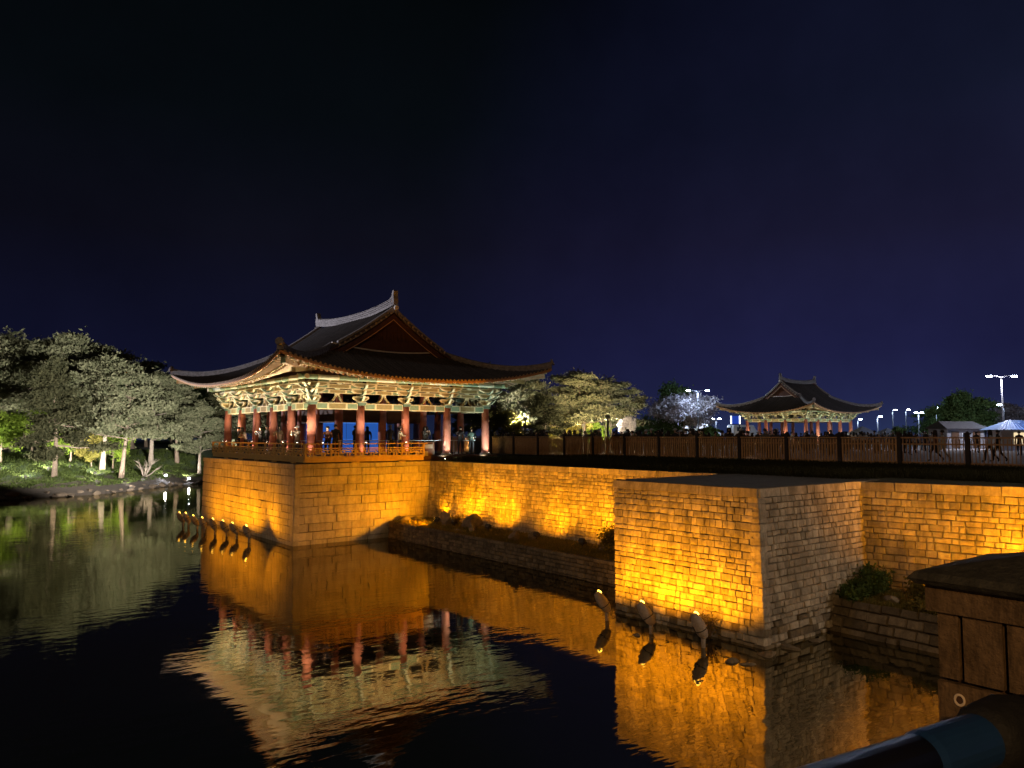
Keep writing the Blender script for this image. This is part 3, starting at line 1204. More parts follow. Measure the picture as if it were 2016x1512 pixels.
    for axis in (0, 1):
        for s in (-1, 1):
            mb = MB()
            h0 = hy if axis == 0 else hx
            nb = ny if axis == 0 else nx
            zpur = ze + hcurve(over - po) - .56
            n = nb * 3
            L0 = h0 + po + .35
            for i in range(n):
                t0, t1 = -L0 + 2 * L0 * i / n, -L0 + 2 * L0 * (i + 1) / n - .02
                mi = 1 if i % 3 == 1 else 0
                A = (s * (hx + po), t0, zpur) if axis == 0 else (t0, s * (hy + po), zpur)
                B = (s * (hx + po), t1, zpur) if axis == 0 else (t1, s * (hy + po), zpur)
                mb.tube([A, B], .125, 10, mi, True, 2)
            for i in range(1, n):
                t = -L0 + 2 * L0 * i / n - .01
                A = (s * (hx + po), t - .02, zpur) if axis == 0 else (t - .02, s * (hy + po), zpur)
                B = (s * (hx + po), t + .02, zpur) if axis == 0 else (t + .02, s * (hy + po), zpur)
                mb.tube([A, B], .133, 10, 2)
            mb.build('eave_purlin', [M_TEAL, M_MINT, M_PALE], root, smooth=False)

    # -- floor and columns
    mb = MB()
    mb.box((0, 0, .14), (2 * hx + 1.0, 2 * hy + 1.0, .26))
    mb.build('floor', M_DKWOOD, root)
    cm = MB()
    zc = 0.0 if full else 0.42
    cm.lathe([(.235, 0), (.24, .06), (.222, .10), (.232, .9), (.225, 1.7), (.19, 2.62 + zc)], 16)
    cme = cm.mesh('column', M_COLUMN, True)
    cm = MB()
    cm.lathe([(.33, 0), (.33, .05), (.27, .12)], 14)
    cbm = cm.mesh('column_base', M_BLOCK)
    per = []
    for i in range(nx + 1):
        for j in range(ny + 1):
            edge = i in (0, nx) or j in (0, ny)
            inner = (i in (1, nx - 1) or j in (1, ny - 1))
            if not edge and not (inner and full):
                continue
            x, y = -hx + i * bx, -hy + j * by
            c = link('column', cme, root, (x, y, .27), None, (1, 1, 1 if edge else 1.35))
            link('column_base', cbm, c, (0, 0, 0))
            if edge:
                per.append((x, y, i, j))

    # -- painted tie beams, struts, friezes
    def painted_beam(L, h, t, ends, mid):
        mb = MB()
        segs = [(-L / 2, -L / 2 + ends, 1), (-L / 2 + ends, L / 2 - ends, 0), (L / 2 - ends, L / 2, 1)]
        for x0, x1, mi in segs:
            mb.rimmed([(x0, -h / 2), (x1, -h / 2), (x1, h / 2), (x0, h / 2)], t, 'y', (0, 0, 0), mi, 2, .74)
        return mb.mesh('beam', [M_OLIVE, M_TEAL, M_PALE])
    beams = {}
    for axis, L in ((0, by), (1, bx)):
        beams[axis] = (painted_beam(L - .4, .34, .2, (L - .4) * .27, 0), painted_beam(L - .3, .19, .16, (L - .3) * .3, 0), painted_beam(L - .3, .21, .14, (L - .3) * .24, 0), painted_beam(L - .3, .17, .14, (L - .3) * .24, 0))
    sm = MB()
    for s in (-1, 1):
        loop = [(s * .03, .40), (s * .10, .40), (s * .16, .26), (s * .30, .08), (s * .40, 0), (s * .27, 0), (s * .17, .12), (s * .03, .30)]
        sm.rimmed(loop, .1, 'y', (0, 0, 0), 0, 1, .62)
    sm.box((0, 0, .43), (.24, .16, .06), 1)
    sme = sm.mesh('strut', [M_OLIVE, M_PALE])
    blk = MB()
    blk.box((0, 0, 0), (.15, .19, .07), 0, 0, 1.0)
    blk.rimmed([(-.07, -.04), (.07, -.04), (.11, .04), (-.11, .04)], .2, 'y', (0, 0, 0), 0, 0, .9)
    bkm = blk.mesh('bearing_block', M_MINT)
    pan = {}
    for axis, L in ((0, by), (1, bx)):
        q = MB()
        q.box((0, 0, 0), (L, .04, 1.15))
        pan[axis] = q.mesh('frieze_board', M_DKWOOD)
    for axis in (0, 1):
        for s in (-1, 1):
            nb = ny if axis == 0 else nx
            st = by if axis == 0 else bx
            for k in range(nb):
                t = -(hy if axis == 0 else hx) + (k + .5) * st
                pos = (lambda z, o=0: (s * (hx + o), t, z)) if axis == 0 else (lambda z, o=0: (t, s * (hy + o), z))
                rz = R(90) if axis == 0 else 0
                bm_ = beams[axis]
                link('tie_beam', bm_[0], root, pos(2.85 + zc), (0, 0, rz))
                link('strut', sme, root, pos(3.03 + zc), (0, 0, rz))
                link('frieze_beam', bm_[1], root, pos(3.585 + zc, .02), (0, 0, rz))
                if not full:
                    link('frieze_board', pan[axis], root, pos(4.62, -.10), (0, 0, rz))
                    continue
                link('frieze_beam', bm_[2], root, pos(3.84, .20), (0, 0, rz))
                link('frieze_beam', bm_[3], root, pos(4.08, .40), (0, 0, rz))
                link('frieze_board', pan[axis], root, pos(4.3, -.10), (0, 0, rz))
                if full and (s < 0):
                    for zz, oo in ((3.71, .06), (3.965, .26)):
                        for f in (0, -.32, .32):
                            p = list(pos(zz, oo))
                            p[1 if axis == 0 else 0] += f * st
                            link('bearing_block', bkm, root, p, (0, 0, rz))
    # -- bracket sets
    cap = MB()
    cap.box((0, 0, .0), (.36, .36, .14), 0, 0, 1.25)
    cap.box((0, 0, .10), (.46, .46, .05), 1)
    capm = cap.mesh('bracket', [M_DKGREEN, M_MINT])

    def arm_prof(L, h):
        return [(-L / 2, h), (L / 2, h), (L / 2 + .03, h * .62), (L / 2 - .04, h * .42), (L / 2 - .13, h * .22), (L / 2 - .30 * min(1, L), 0), (-L / 2 + .30 * min(1, L), 0), (-L / 2 + .13, h * .22), (-L / 2 + .04, h * .42), (-L / 2 - .03, h * .62)]

    def tongue(L, h):   # outward arm with an upturned tip
        return [(.35, h), (-L * .55, h), (-L * .9, h * 1.05), (-L - .10, h * 1.42), (-L - .02, h * .82), (-L * .82, h * .34), (-L * .5, .02), (.35, 0)]
    lat = []
    for L, h in ((.86, .27), (1.22, .25), (1.36, .22)):
        q = MB()
        q.rimmed(arm_prof(L, h), .13, 'y', (0, 0, 0), 0, 1, .60)
        lat.append(q.mesh('bracket_arm', [M_OLIVE, M_PALE]))
    out = []
    for L, h in ((.36, .22), (.50, .20), (.66, .19)):
        q = MB()
        q.rimmed(tongue(L, h), .12, 'x', (0, 0, 0), 0, 1, .80)
        out.append(q.mesh('bracket_tongue', [M_DKGREEN, M_MINT]))
    for x, y, i, j in per:
        dirs = []
        if i == 0:
            dirs.append((R(-90), 1))
        if i == nx:
            dirs.append((R(90), 1))
        if j == 0:
            dirs.append((0, 1))
        if j == ny:
            dirs.append((R(180), 1))
        cnr = len(dirs) == 2
        br = link('bracket', capm, root, (x, y, 2.97 + zc), (0, 0, 0), None if full else (1, 1, .72))
        for rz, _ in dirs:
            ox, oy = math.sin(rz), -math.cos(rz)
            for k, (lm, z, o) in enumerate(((lat[0], .13, .0), (lat[1], .52, .2), (lat[2], .84, .42))):
                link('bracket_arm', lm, br, (ox * o, oy * o, z), (0, 0, rz))
            for k, z in enumerate((.11, .40, .70)):
                link('bracket_tongue', out[k], br, (0, 0, z), (0, 0, rz))
        if cnr:
            rz = math.atan2(math.sin(dirs[0][0]) + math.sin(dirs[1][0]), math.cos(dirs[0][0]) + math.cos(dirs[1][0]))
            for k, z in enumerate((.12, .41, .71)):
                link('bracket_tongue', out[k], br, (0, 0, z), (0, 0, rz), (1, 1.35, 1))
    # ceiling under the roof
    mb = MB()
    mb.box((0, 0, 4.75), (2 * hx + .2, 2 * hy + .2, .06))
    mb.build('ceiling', M_DKWOOD, root)
    if full:
        for j in (1, ny - 1):
            mb = MB()
            mb.box((0, -hy + j * by, 2.45), (2 * hx - 2 * bx, .16, .75))
            mb.build('inner_beam', M_DKWOOD, root)
        for i in (1, nx - 1):
            mb = MB()
            mb.box((-hx + i * bx, 0, 2.45), (.16, 2 * hy - 2 * by, .75))
            mb.build('inner_beam', M_DKWOOD, root)
    return root


P1 = pavilion('lakeside_pavilion', 'large tile-roofed open pavilion with red pillars on the granite platform', (20.8, 42.44, ZT), 0.0, 4, 2.65, 5, 2.555, 2.42, 4.08, True)
P2 = pavilion('distant_pavilion', 'smaller dark-roofed open pavilion far off behind the crowd', (89.45, 55.05, ZT), R(-90), 3, 2.73, 4, 2.58, 2.42, 3.85, False)


# ------------------------------------------------------------------ pavilion railings
def railing():
    # lattice panel with a key pattern, 1.0 wide unit scaled in x; local x along the rail, y out, z up from the terrace
    lat = MB()
    t = .062
    for u in (0, 1):
        x0 = -.46 + u * .48
        for (ax, az, bx_, bz) in ((0, 0, .14, 0), (.14, 0, .14, .12), (.02, .18, .26, .18), (.02, .18, .02, .30), (.26, .18, .26, .06), (.20, 0, .42, 0), (.26, .30, .44, .30), (.36, .30, .36, .15), (.36, .15, .44, .15), (.10, .30, .20, .30)):
            lat.box((x0 + (ax + bx_) / 2, 0, (az + bz) / 2), (abs(bx_ - ax) + t, .04, abs(bz - az) + t))
    latm = lat.mesh('lattice', M_RAIL)
    root = thing('veranda_railing', 'orange key-pattern railing round the big pavilion deck, above the granite platform', 'railing', (14.9, 35.05, ZT))
    bx0, by0 = 14.9, 35.05

    def run(p0, p1, n, outward):
        p0, p1 = Vector((*p0, 0)), Vector((*p1, 0))
        d = (p1 - p0).normalized()
        ang = math.atan2(d.y, d.x)
        L = (p1 - p0).length
        w = L / n
        pm = MB()
        pm.box((0, 0, .60), (.085, .085, .68))
        pm.box((0, 0, .955), (.11, .11, .03))
        pme = pm.mesh('post', M_RAIL)
        for k in range(n + 1):
            p = p0 + d * (w * k)
            link('post', pme, root, (p.x, p.y, 0), (0, 0, ang))
        for k in range(n):
            p = p0 + d * (w * (k + .5))
            link('lattice', latm, root, (p.x, p.y, .335), (0, 0, ang), ((w - .12) / .96, 1, 1))
        for nm, z, h, th, e in (('top_rail', .955, .06, .075, .22), ('mid_rail', .735, .06, .06, .02), ('foot_rail', .285, .05, .06, .02)):
            mb = MB()
            mb.bar(p0 - d * e + Vector((0, 0, z)), p1 + d * e + Vector((0, 0, z)), th, h)
            mb.build(nm, M_RAIL, root)
        # skirt boards, each its own
        inw = Vector((-d.y, d.x, 0))
        mb = MB()
        a, b = p0 + inw * .02, p1 + inw * .02
        mb.bar(a + Vector((0, 0, .17)), b + Vector((0, 0, .17)), .05, .20)
        mb.build('skirt_board', M_RAIL, root)
        for k in range(1, n):
            if k % 2:
                continue
            p = p0 + d * (w * k)
            mb = MB()
            mb.box((0, 0, .035), (.4, .12, .055))
            mb.build('bearer', M_RAIL, root, (p.x, p.y, 0), (0, 0, ang))
    run((-.12, 0), (6.45, .0), 5, 1)
    run((-.12, 14.3), (-.12, .14), 11, 1)


railing()


# ------------------------------------------------------------------ lamps
def flood(loc, target, power, col, lens, label, group, size=.22, angle=95, name='floodlight', blend=.7, housing=None, mast=0.0):
    t = thing(name, label, 'floodlight', loc, 0, group)
    tv = Vector(target) - Vector((loc[0], loc[1], loc[2] + mast + size * 1.2))
    q = tv.to_track_quat('Y', 'Z')
    h = MB()
    s = size
    h.box((0, 0, 0), (s, s * .62, s * .8), 0)
    h.box((0, -s * .42, 0), (s * .7, s * .26, s * .5), 0)
    for k in (-1, 1):
        h.box((k * s * .56, -s * .05, -s * .3), (s * .05, s * .14, s * .8), 0)
    head = h.build('housing', housing or M_HOUSING, t, (0, 0, mast + s * 1.2), q)
    g = MB()
    g.box((0, s * .325, 0), (s * .86, s * .03, s * .66), 0)
    g.build('lens', lens, head)
    st = MB()
    st.box((0, 0, (mast + s * .9) / 2), (s * .16 + mast * .02, s * .16 + mast * .02, mast + s * .9))
    st.box((0, 0, .012), (s * .7, s * .5, .024))
    st.build('stake', M_HOUSING, t)
    if power:
        p = Vector((loc[0], loc[1], loc[2] + mast + s * 1.2)) + tv.normalized() * (s * .42)
        spot(p, target, power, col, angle, blend, s * .3)
    return t


def pod(loc, target, power, label, lean=1.0, seed=0):
    """egg-shaped pond lamp on a thin stem"""
    r = random.Random(seed)
    t = thing('pod_lamp', label, 'floodlight', (loc[0], loc[1], 0), 0, 'pod lamps standing in the pond')
    st = MB()
    st.tube([(0, 0, -.5), (0, 0, .1), (.01, 0, .40)], [.055, .05, .07], 8)
    st.build('stem', M_POD, t, smooth=True)
    h = MB()
    prof = [(.03, -.36), (.085, -.33), (.135, -.22), (.158, -.08), (.150, .06), (.122, .20), (.088, .29), (.075, .31)]
    h.lathe(prof, 14)
    az = r.uniform(-.28, .28)
    ld = Vector((-.79 * math.cos(az) - .61 * math.sin(az), .61 * math.cos(az) - .79 * math.sin(az), 0))
    lean *= r.uniform(.78, 1.22)
    ax = (ld * .62 * lean + Vector((0, 0, 1))).normalized()
    q = ax.to_track_quat('Z', 'Y')
    hc = Vector((0, 0, .33)) + ax * .24
    ho = h.build('housing', M_POD, t, hc, q, smooth=True)
    g = MB()
    g.lathe([(.148, -.015), (.163, -.012), (.163, .012), (.150, .015)], 14, (0, 0, -.10))
    g.box((0, -.155, -.02), (.03, .03, .16))
    g.build('clamp_band', M_HOUSING, ho)
    g = MB()
    g.tube([hc - ax * .30 + Vector((.03, 0, 0)), Vector((.10, .03, .22)), Vector((.085, .05, .06)), Vector((.14, .10, -.15))], .012, 6)
    g.build('cable', M_TYRE, t)
    g = MB()
    g.lathe([(.07, .0), (.065, .015), (.035, .03), (.01, .034)], 12)
    td = (Vector(target) - Vector(loc) - hc)
    td.normalize()
    top = ax * .25 + td * .10
    g.build('lens', E_AMBER, t, hc + top, td.to_track_quat('Z', 'Y'))
    lp = Vector(loc) + hc + top + td * .09
    hd = Vector((td.x, td.y, 0)).normalized()
    spot(lp, lp + hd + Vector((0, 0, .80)), power, AMBER, 142, .55, .07)
    return t


def lamps():
    # eight in front of the platform's long face, three in front of the bastion
    far = [(12.43, 46.77), (12.61, 46.31), (12.62, 44.65), (12.56, 43.01), (12.73, 41.8), (13.0, 40.75), (13.1, 39.5), (13.14, 37.81)]
    names = ['outermost of the eight pod lamps in the pond before the granite platform', 'second pod lamp from the far end, close beside the outermost', 'third pod lamp from the far end before the granite platform', 'fourth pod lamp from the far end, at the platform edge',
             'fifth pod lamp from the far end before the granite platform', 'sixth pod lamp from the far end before the granite platform', 'seventh pod lamp from the far end before the granite platform', 'pod lamp nearest the platform corner, last of the eight']
    for k, (x, y) in enumerate(far):
        pod((x, y, 0), (14.3, y + (.3 if k < 7 else -.9), 1.6), (160, 160, 220, 205, 205, 205, 215, 250)[k], names[k], 1.0, k)
    near = [(15.64, 15.73), (15.53, 13.99), (15.55, 12.31)]
    names = ['reddish pod lamp in the pond at the inner end of the bastion', 'middle one of the three grey pod lamps by the bastion', 'pod lamp with glowing tip nearest the bastion corner']
    for k, (x, y) in enumerate(near):
        pod((x, y, 0), (16.8, y + .1, 1.7), (330, 500, 360)[k], names[k], 1.0, 20 + k)
    # rock-garden floods washing the long wall
    g = 'floodlights in the rock garden'
    for k, (x, y) in enumerate(((20.75, 31.2), (20.85, 28.55), (20.75, 25.0), (20.85, 22.3), (20.9, 19.0))):
        flood((x, y, .8), (22.3, y + .35, 3.3), (1000, 960, 900, 860, 680)[k], AMBER, E_AMBER,
              ('black floodlight between the big rocks of the rock garden', 'black floodlight alone on the grass of the rock garden', 'black floodlight beside the dark upright stone', 'black floodlight just short of the glowing bush', 'black floodlight hidden beyond the bastion edge')[k], g, .24, 150)
    flood((20.4, 32.2, .8), (18.0, 35.6, 2.7), 1450, AMBER, E_AMBER, 'floodlight behind the bright rock facing the platform', g, .26, 140)
    flood((21.6, 33.6, .8), (22.2, 33.9, 2.4), 260, AMBER, E_AMBER, 'floodlight tucked in the corner where wall meets platform', g, .22, 130)
    flood((21.7, 21.9, .8), (21.9, 21.6, 1.5), 120, AMBER, E_AMBER, 'floodlight glowing inside the small bush by the bastion', g, .24, 150)
    # corner planter
    g = 'floodlights in the corner planting'
    for k, (x, y, p) in enumerate(((21.0, 9.3, 2500), (21.3, 6.3, 2300), (21.7, 3.3, 2000))):
        flood((x, y, .74), (23.0, y + .5, 3.2), p, AMBER, E_AMBER, ('dark floodlight among leaves in the corner planting', 'floodlight behind the wooden post in the corner planting', 'farthest floodlight of the corner planting, off behind the post')[k], g, .26, 170)
    # little uplights outside the veranda railing: left run and near run
    g = 'uplights along the veranda railing'
    lab = ['first', 'second', 'third', 'fourth', 'fifth', 'sixth']
    for k, y in enumerate((46.9, 46.3, 41.9, 39.6, 37.4, 35.6)):
        flood((14.60, y, 4.76), (14.0, y + .1, 8.3), 500, (1.0, .84, .58), E_WARM, lab[k] + ' small white uplight from the far end of the pond-side railing', g, .08, 160, 'uplight')
    for k, x in enumerate((15.6, 17.9, 20.2, 22.9, 25.6)):
        flood((x, 34.90 if k < 3 else 35.35, 4.76 if k < 3 else ZT), (x, 34.4, 8.3), (440, 410, 400, 440, 440)[k], ((1.0, .84, .60), (1.0, .84, .60), (1.0, .84, .60), (.84, 1.0, .90), (.82, 1.0, .93))[k], E_WARM, lab[k] + ' small uplight from the platform corner on the front railing', g, .07, 160, 'uplight')
    # pillar lights at the foot of the red columns
    g = 'pillar lights at the column feet'
    cols = [(15.14, 38.605), (15.14, 41.16), (15.14, 43.715), (15.14, 46.27), (15.3, 35.72), (18.15, 35.69), (20.8, 35.69), (23.45, 35.69), (26.1, 35.69)]
    for k, (x, y) in enumerate(cols):
        tx, ty = (15.42, y) if k < 4 else (x, 36.0)
        flood((x, y, 4.13), (tx, ty, 6.4), 75, (1.0, .70, .56), E_WARM, ('pillar light at the ' + lab[k] + ' pond-side column past the corner') if k < 4 else ('pillar light at the ' + lab[k - 4] + ' front column counted from the corner'), g, .07, 75, 'uplight')


lamps()


# ------------------------------------------------------------------ rocks and plants in the gardens
def quad_cloud(n, sampler, size, rs, aspect=1.6):
    """n leaf quads as flat arrays"""
    c = sampler(n)
    a = rs.normal(size=(n, 3))
    a /= np.linalg.norm(a, axis=1)[:, None]
    b = rs.normal(size=(n, 3))
    b -= a * (a * b).sum(1)[:, None]
    b /= np.linalg.norm(b, axis=1)[:, None]
    s = size * rs.uniform(.6, 1.3, n)[:, None]
    a = a * s * aspect * .5
    b = b * s * .5
    V = np.stack([c - a, c - b * .8, c + a, c + b * .8], 1).reshape(-1, 3)
    return V


def cloud_mesh(name, V, m):
    me = bpy.data.meshes.new(name)
    n = len(V) // 4
    me.vertices.add(len(V))
    me.vertices.foreach_set('co', V.astype(np.float32).ravel())
    me.loops.add(n * 4)
    me.loops.foreach_set('vertex_index', np.arange(n * 4, dtype=np.int32))
    me.polygons.add(n)
    me.polygons.foreach_set('loop_start', np.arange(0, n * 4, 4, dtype=np.int32))
    me.materials.append(m)
    me.update(calc_edges=True)
    return me


L_PINE = leafmat('pine_needles', (0.070, 0.080, 0.044), (0.15, 0.145, 0.09), .3)
L_DARK = leafmat('dark_needles', (0.022, 0.024, 0.013), (0.048, 0.046, 0.024), .3)
L_LIME = leafmat('maple_leaves', (0.085, 0.14, 0.018), (0.15, 0.20, 0.03), .45)
L_OCHRE = leafmat('yellowing_leaves', (0.10, 0.095, 0.02), (0.17, 0.14, 0.04), .4)
L_BLOSSOM = leafmat('pale_blossom', (0.30, 0.27, 0.30), (0.45, 0.42, 0.44), .4)
L_GREEN = leafmat('green_leaves', (0.05, 0.085, 0.03), (0.10, 0.15, 0.05), .4)
L_GRASS = leafmat('planter_grass', (0.12, 0.115, 0.03), (0.22, 0.18, 0.06), .35)


def pine(seed, h, spread, start=.34, lean=.0, clumps=75, per=150, flat=.36, leaf=.26, taper=True, cone=False):
    r = random.Random(seed)
    rs = np.random.RandomState(seed)
    tr = MB()
    n = 7
    ang = r.uniform(0, 6.28)
    pts, rad = [], []
    for i in range(n):
        k = i / (n - 1)
        w = math.sin(k * 5 + seed) * .022 * h * k
        pts.append(Vector((math.cos(ang) * lean * h * k + w, math.sin(ang) * lean * h * k + .6 * w, h * .93 * k)))
        rad.append(max(.03, .021 * h * (1 - .88 * k)))
    rad[0] *= 1.25
    tr.tube(pts, rad, 9)

    def on_trunk(k):
        f = k * (n - 1)
        i = min(n - 2, int(f))
        return pts[i].lerp(pts[i + 1], f - i)
    cs = []
    nl = 20
    for i in range(nl):
        k = start + (.97 - start) * (i + r.random() * .6) / nl
        base = on_trunk(k)
        az = i * 2.4 + r.uniform(-.5, .5)
        q = (k - start) / (1 - start)
        reach = spread * (1 - .62 * q ** 1.6) * r.uniform(.65, 1.1) if taper else spread * math.sqrt(max(.05, 1 - q * q)) * r.uniform(.6, 1.05)
        if cone:
            reach = spread * (1 - .93 * q) * r.uniform(.8, 1.08)
        up = reach * r.uniform(.05, .34) * (-.4 if cone else 1)
        e = base + Vector((math.cos(az) * reach, math.sin(az) * reach, up))
        mid = base.lerp(e, .5) + Vector((r.uniform(-.2, .2), r.uniform(-.2, .2), -reach * .03))
        tr.tube([base, mid, e], [.0085 * h * (1 - .6 * k), .005 * h, .012], 5, 0, False)
        for _ in range(3):
            f = r.uniform(.3, .85)
            b2 = base.lerp(e, f)
            tr.tube([b2, b2 + Vector((r.gauss(0, .22), r.gauss(0, .22), r.uniform(.05, .3))) * reach], [.0032 * h, .006], 4, 0, False)
        for c in range(max(2, int(clumps / nl))):
            f = r.uniform(.38, 1.04)
            p = base.lerp(e, f) + Vector((r.gauss(0, .16), r.gauss(0, .16), r.uniform(-.02, .16))) * reach * .9
            s = r.uniform(.11, .2) * spread + .25
            cs.append((p, s, s * flat * r.uniform(.8, 1.3)))
    cs.append((pts[-1] + Vector((0, 0, .1)), spread * .22, spread * .2))

    def build(m):
        V = []
        for p, s, z in cs:
            def samp(nn, p=p, s=s, z=z):
                d = rs.normal(size=(nn, 3)) * .52
                return d * np.array([s, s, z]) + np.array(p)
            V.append(quad_cloud(per, samp, leaf, rs, 1.9))
        return cloud_mesh('crown', np.concatenate(V), m)
    return tr, build


def shrub_mesh(seed, w, h, n, leaf, m, stems=6):
    r = random.Random(seed)
    rs = np.random.RandomState(seed)
    tr = MB()
    ends = []
    for i in range(stems):
        az = i * 6.28 / stems + r.uniform(-.4, .4)
        e = Vector((math.cos(az) * w * r.uniform(.3, .8), math.sin(az) * w * r.uniform(.3, .8), h * r.uniform(.6, 1)))
        tr.tube([(0, 0, -.03), e * .5 + Vector((0, 0, h * .12)), e], [.02 + .012 * h, .014, .005], 5, 0, False)
        ends.append(e)
    V = []
    for e in ends:
        def samp(nn, e=e):
            d = rs.normal(size=(nn, 3)) * np.array([w * .22, w * .22, h * .2])
            q = np.array(e) * rs.uniform(.45, 1.05, nn)[:, None] + d
            q[:, 2] = np.maximum(q[:, 2], .02)
            return q
        V.append(quad_cloud(n // stems, samp, leaf, rs, 1.6))
    return tr.mesh('stems', M_BARK), cloud_mesh('foliage', np.concatenate(V), m)


def gardens():
    # big rocks, positions on the rock garden
    data = [((20.1, 34.75, .85), (.55, .42, .32), 'humped dark rock at the platform end of the rock garden'),
            ((20.9, 35.0, .85), (.38, .3, .26), 'rounded pale rock beside the humped dark rock'),
            ((20.7, 33.9, .84), (.34, .28, .2), 'low rounded rock near the platform corner'),
            ((21.3, 33.0, .95), (.42, .3, .55), 'bright amber-lit upright rock by the wall'),
            ((20.75, 31.7, 1.05), (.42, .34, .85), 'tallest pointed rock in the rock garden'),
            ((21.15, 30.4, .98), (.65, .42, .62), 'broad slanting rock beside the tallest one'),
            ((19.95, 29.6, .82), (.42, .36, .15), 'flat slab rock lying near the kerb'),
            ((20.35, 29.1, .9), (.28, .24, .38), 'small block-shaped rock on the grass'),
            ((20.0, 25.5, .98), (.32, .30, .48), 'dark upright block stone nearest the middle of the kerb'),
            ((20.7, 25.15, .93), (.36, .28, .36), 'leaning rock just behind the dark block stone'),
            ((21.1, 21.2, .85), (.34, .30, .2), 'low rock under the glowing bush'),
            ((20.6, 10.1, .85), (.3, .26, .26), 'dark rock among the corner shrubs')]
    for k, (p, s, lb) in enumerate(data):
        tag(rock('garden_rock', p, s, 70 + k, M_ROCK), lb, 'rock')
    # glowing bush by the bastion and corner shrubs
    items = [((21.75, 21.6, .76), .55, .75, 900, .09, L_OCHRE, 'small bush glowing yellow beside the bastion'),
             ((21.0, 20.4, .76), .7, .35, 900, .08, L_GRASS, 'low dull ground shrub under the glowing bush'),
             ((21.5, 11.0, .72), .55, .65, 1500, .085, L_GREEN, 'dark leafy shrub in the wall corner'),
             ((20.9, 11.05, .72), .6, .45, 1500, .085, L_GREEN, 'spreading shrub against the grey bastion face'),
             ((20.3, 11.0, .72), .5, .35, 1200, .08, L_GREEN, 'low shrub trailing over the corner planter edge'),
             ((21.1, 9.45, .72), .5, .6, 1100, .08, L_OCHRE, 'yellow-lit shrub around the corner floodlight'),
             ((20.5, 9.0, .72), .6, .3, 1000, .08, L_GRASS, 'low grassy shrub on the corner planter rim'),
             ((21.0, 8.3, .72), .6, .45, 1000, .085, L_OCHRE, 'leafy shrub half hidden by the wooden post'),
             ((21.7, 32.6, .78), .4, .4, 300, .08, L_OCHRE, 'thin weeds behind the bright rock'),
             ((16.3, 12.7, .1), .35, .6, 120, .05, L_OCHRE, 'thin dry weeds at the foot of the amber bastion face')]
    for k, (p, w, h, n, lf, m, lb) in enumerate(items):
        t = thing('shrub', lb, 'shrub', p)
        a, b = shrub_mesh(200 + k, w, h, n, lf, m)
        link('stems', a, t)
        link('foliage', b, t)
    # grass over the planters
    rs = np.random.RandomState(5)

    def blades(n, poly, z, h):
        V = np.zeros((n * 4, 3))
        x0, x1, y0, y1 = poly
        cx, cy = rs.uniform(x0, x1, n), rs.uniform(y0, y1, n)
        az = rs.uniform(0, 6.28, n)
        hh = h * rs.uniform(.4, 1.2, n)
        w = .012 + .012 * rs.rand(n)
        lx, ly = rs.normal(0, .4, n) * hh, rs.normal(0, .4, n) * hh
        V[0::4] = np.stack([cx - np.cos(az) * w, cy - np.sin(az) * w, np.full(n, z)], 1)
        V[1::4] = np.stack([cx + np.cos(az) * w, cy + np.sin(az) * w, np.full(n, z)], 1)
        V[2::4] = np.stack([cx + lx + np.cos(az) * w * .3, cy + ly + np.sin(az) * w * .3, z + hh], 1)
        V[3::4] = np.stack([cx + lx - np.cos(az) * w * .3, cy + ly - np.sin(az) * w * .3, z + hh], 1)
        return V
    o = link('grass', cloud_mesh('grass', blades(26000, (19.55, 21.8, 17.2, 35.2), .77, .14), L_GRASS))
    tag(o, 'short dull grass growing over the rock garden', 'grass', None, 'stuff')
    o = link('grass', cloud_mesh('grass', blades(16000, (20.0, 22.2, 2.0, 11.2), .73, .16), L_GRASS))
    tag(o, 'rough grass growing over the corner planting', 'grass', None, 'stuff')
    # low hedge / ground cover strip on the terrace between wall edge and fence
    V = blades(60000, (22.9, 33.4, 12.2, 35.0), ZT, .22)
    o = link('ground_cover', cloud_mesh('ground_cover', V, L_DARK))
    tag(o, 'dark ground cover between the wall top and the fence', 'ground cover', None, 'stuff')
    V = blades(30000, (24.9, 33.4, -2.0, 12.2), ZT, .22)
    o = link('ground_cover', cloud_mesh('ground_cover', V, L_DARK))
    tag(o, 'dark ground cover above the corner wall', 'ground cover', None, 'stuff')


gardens()


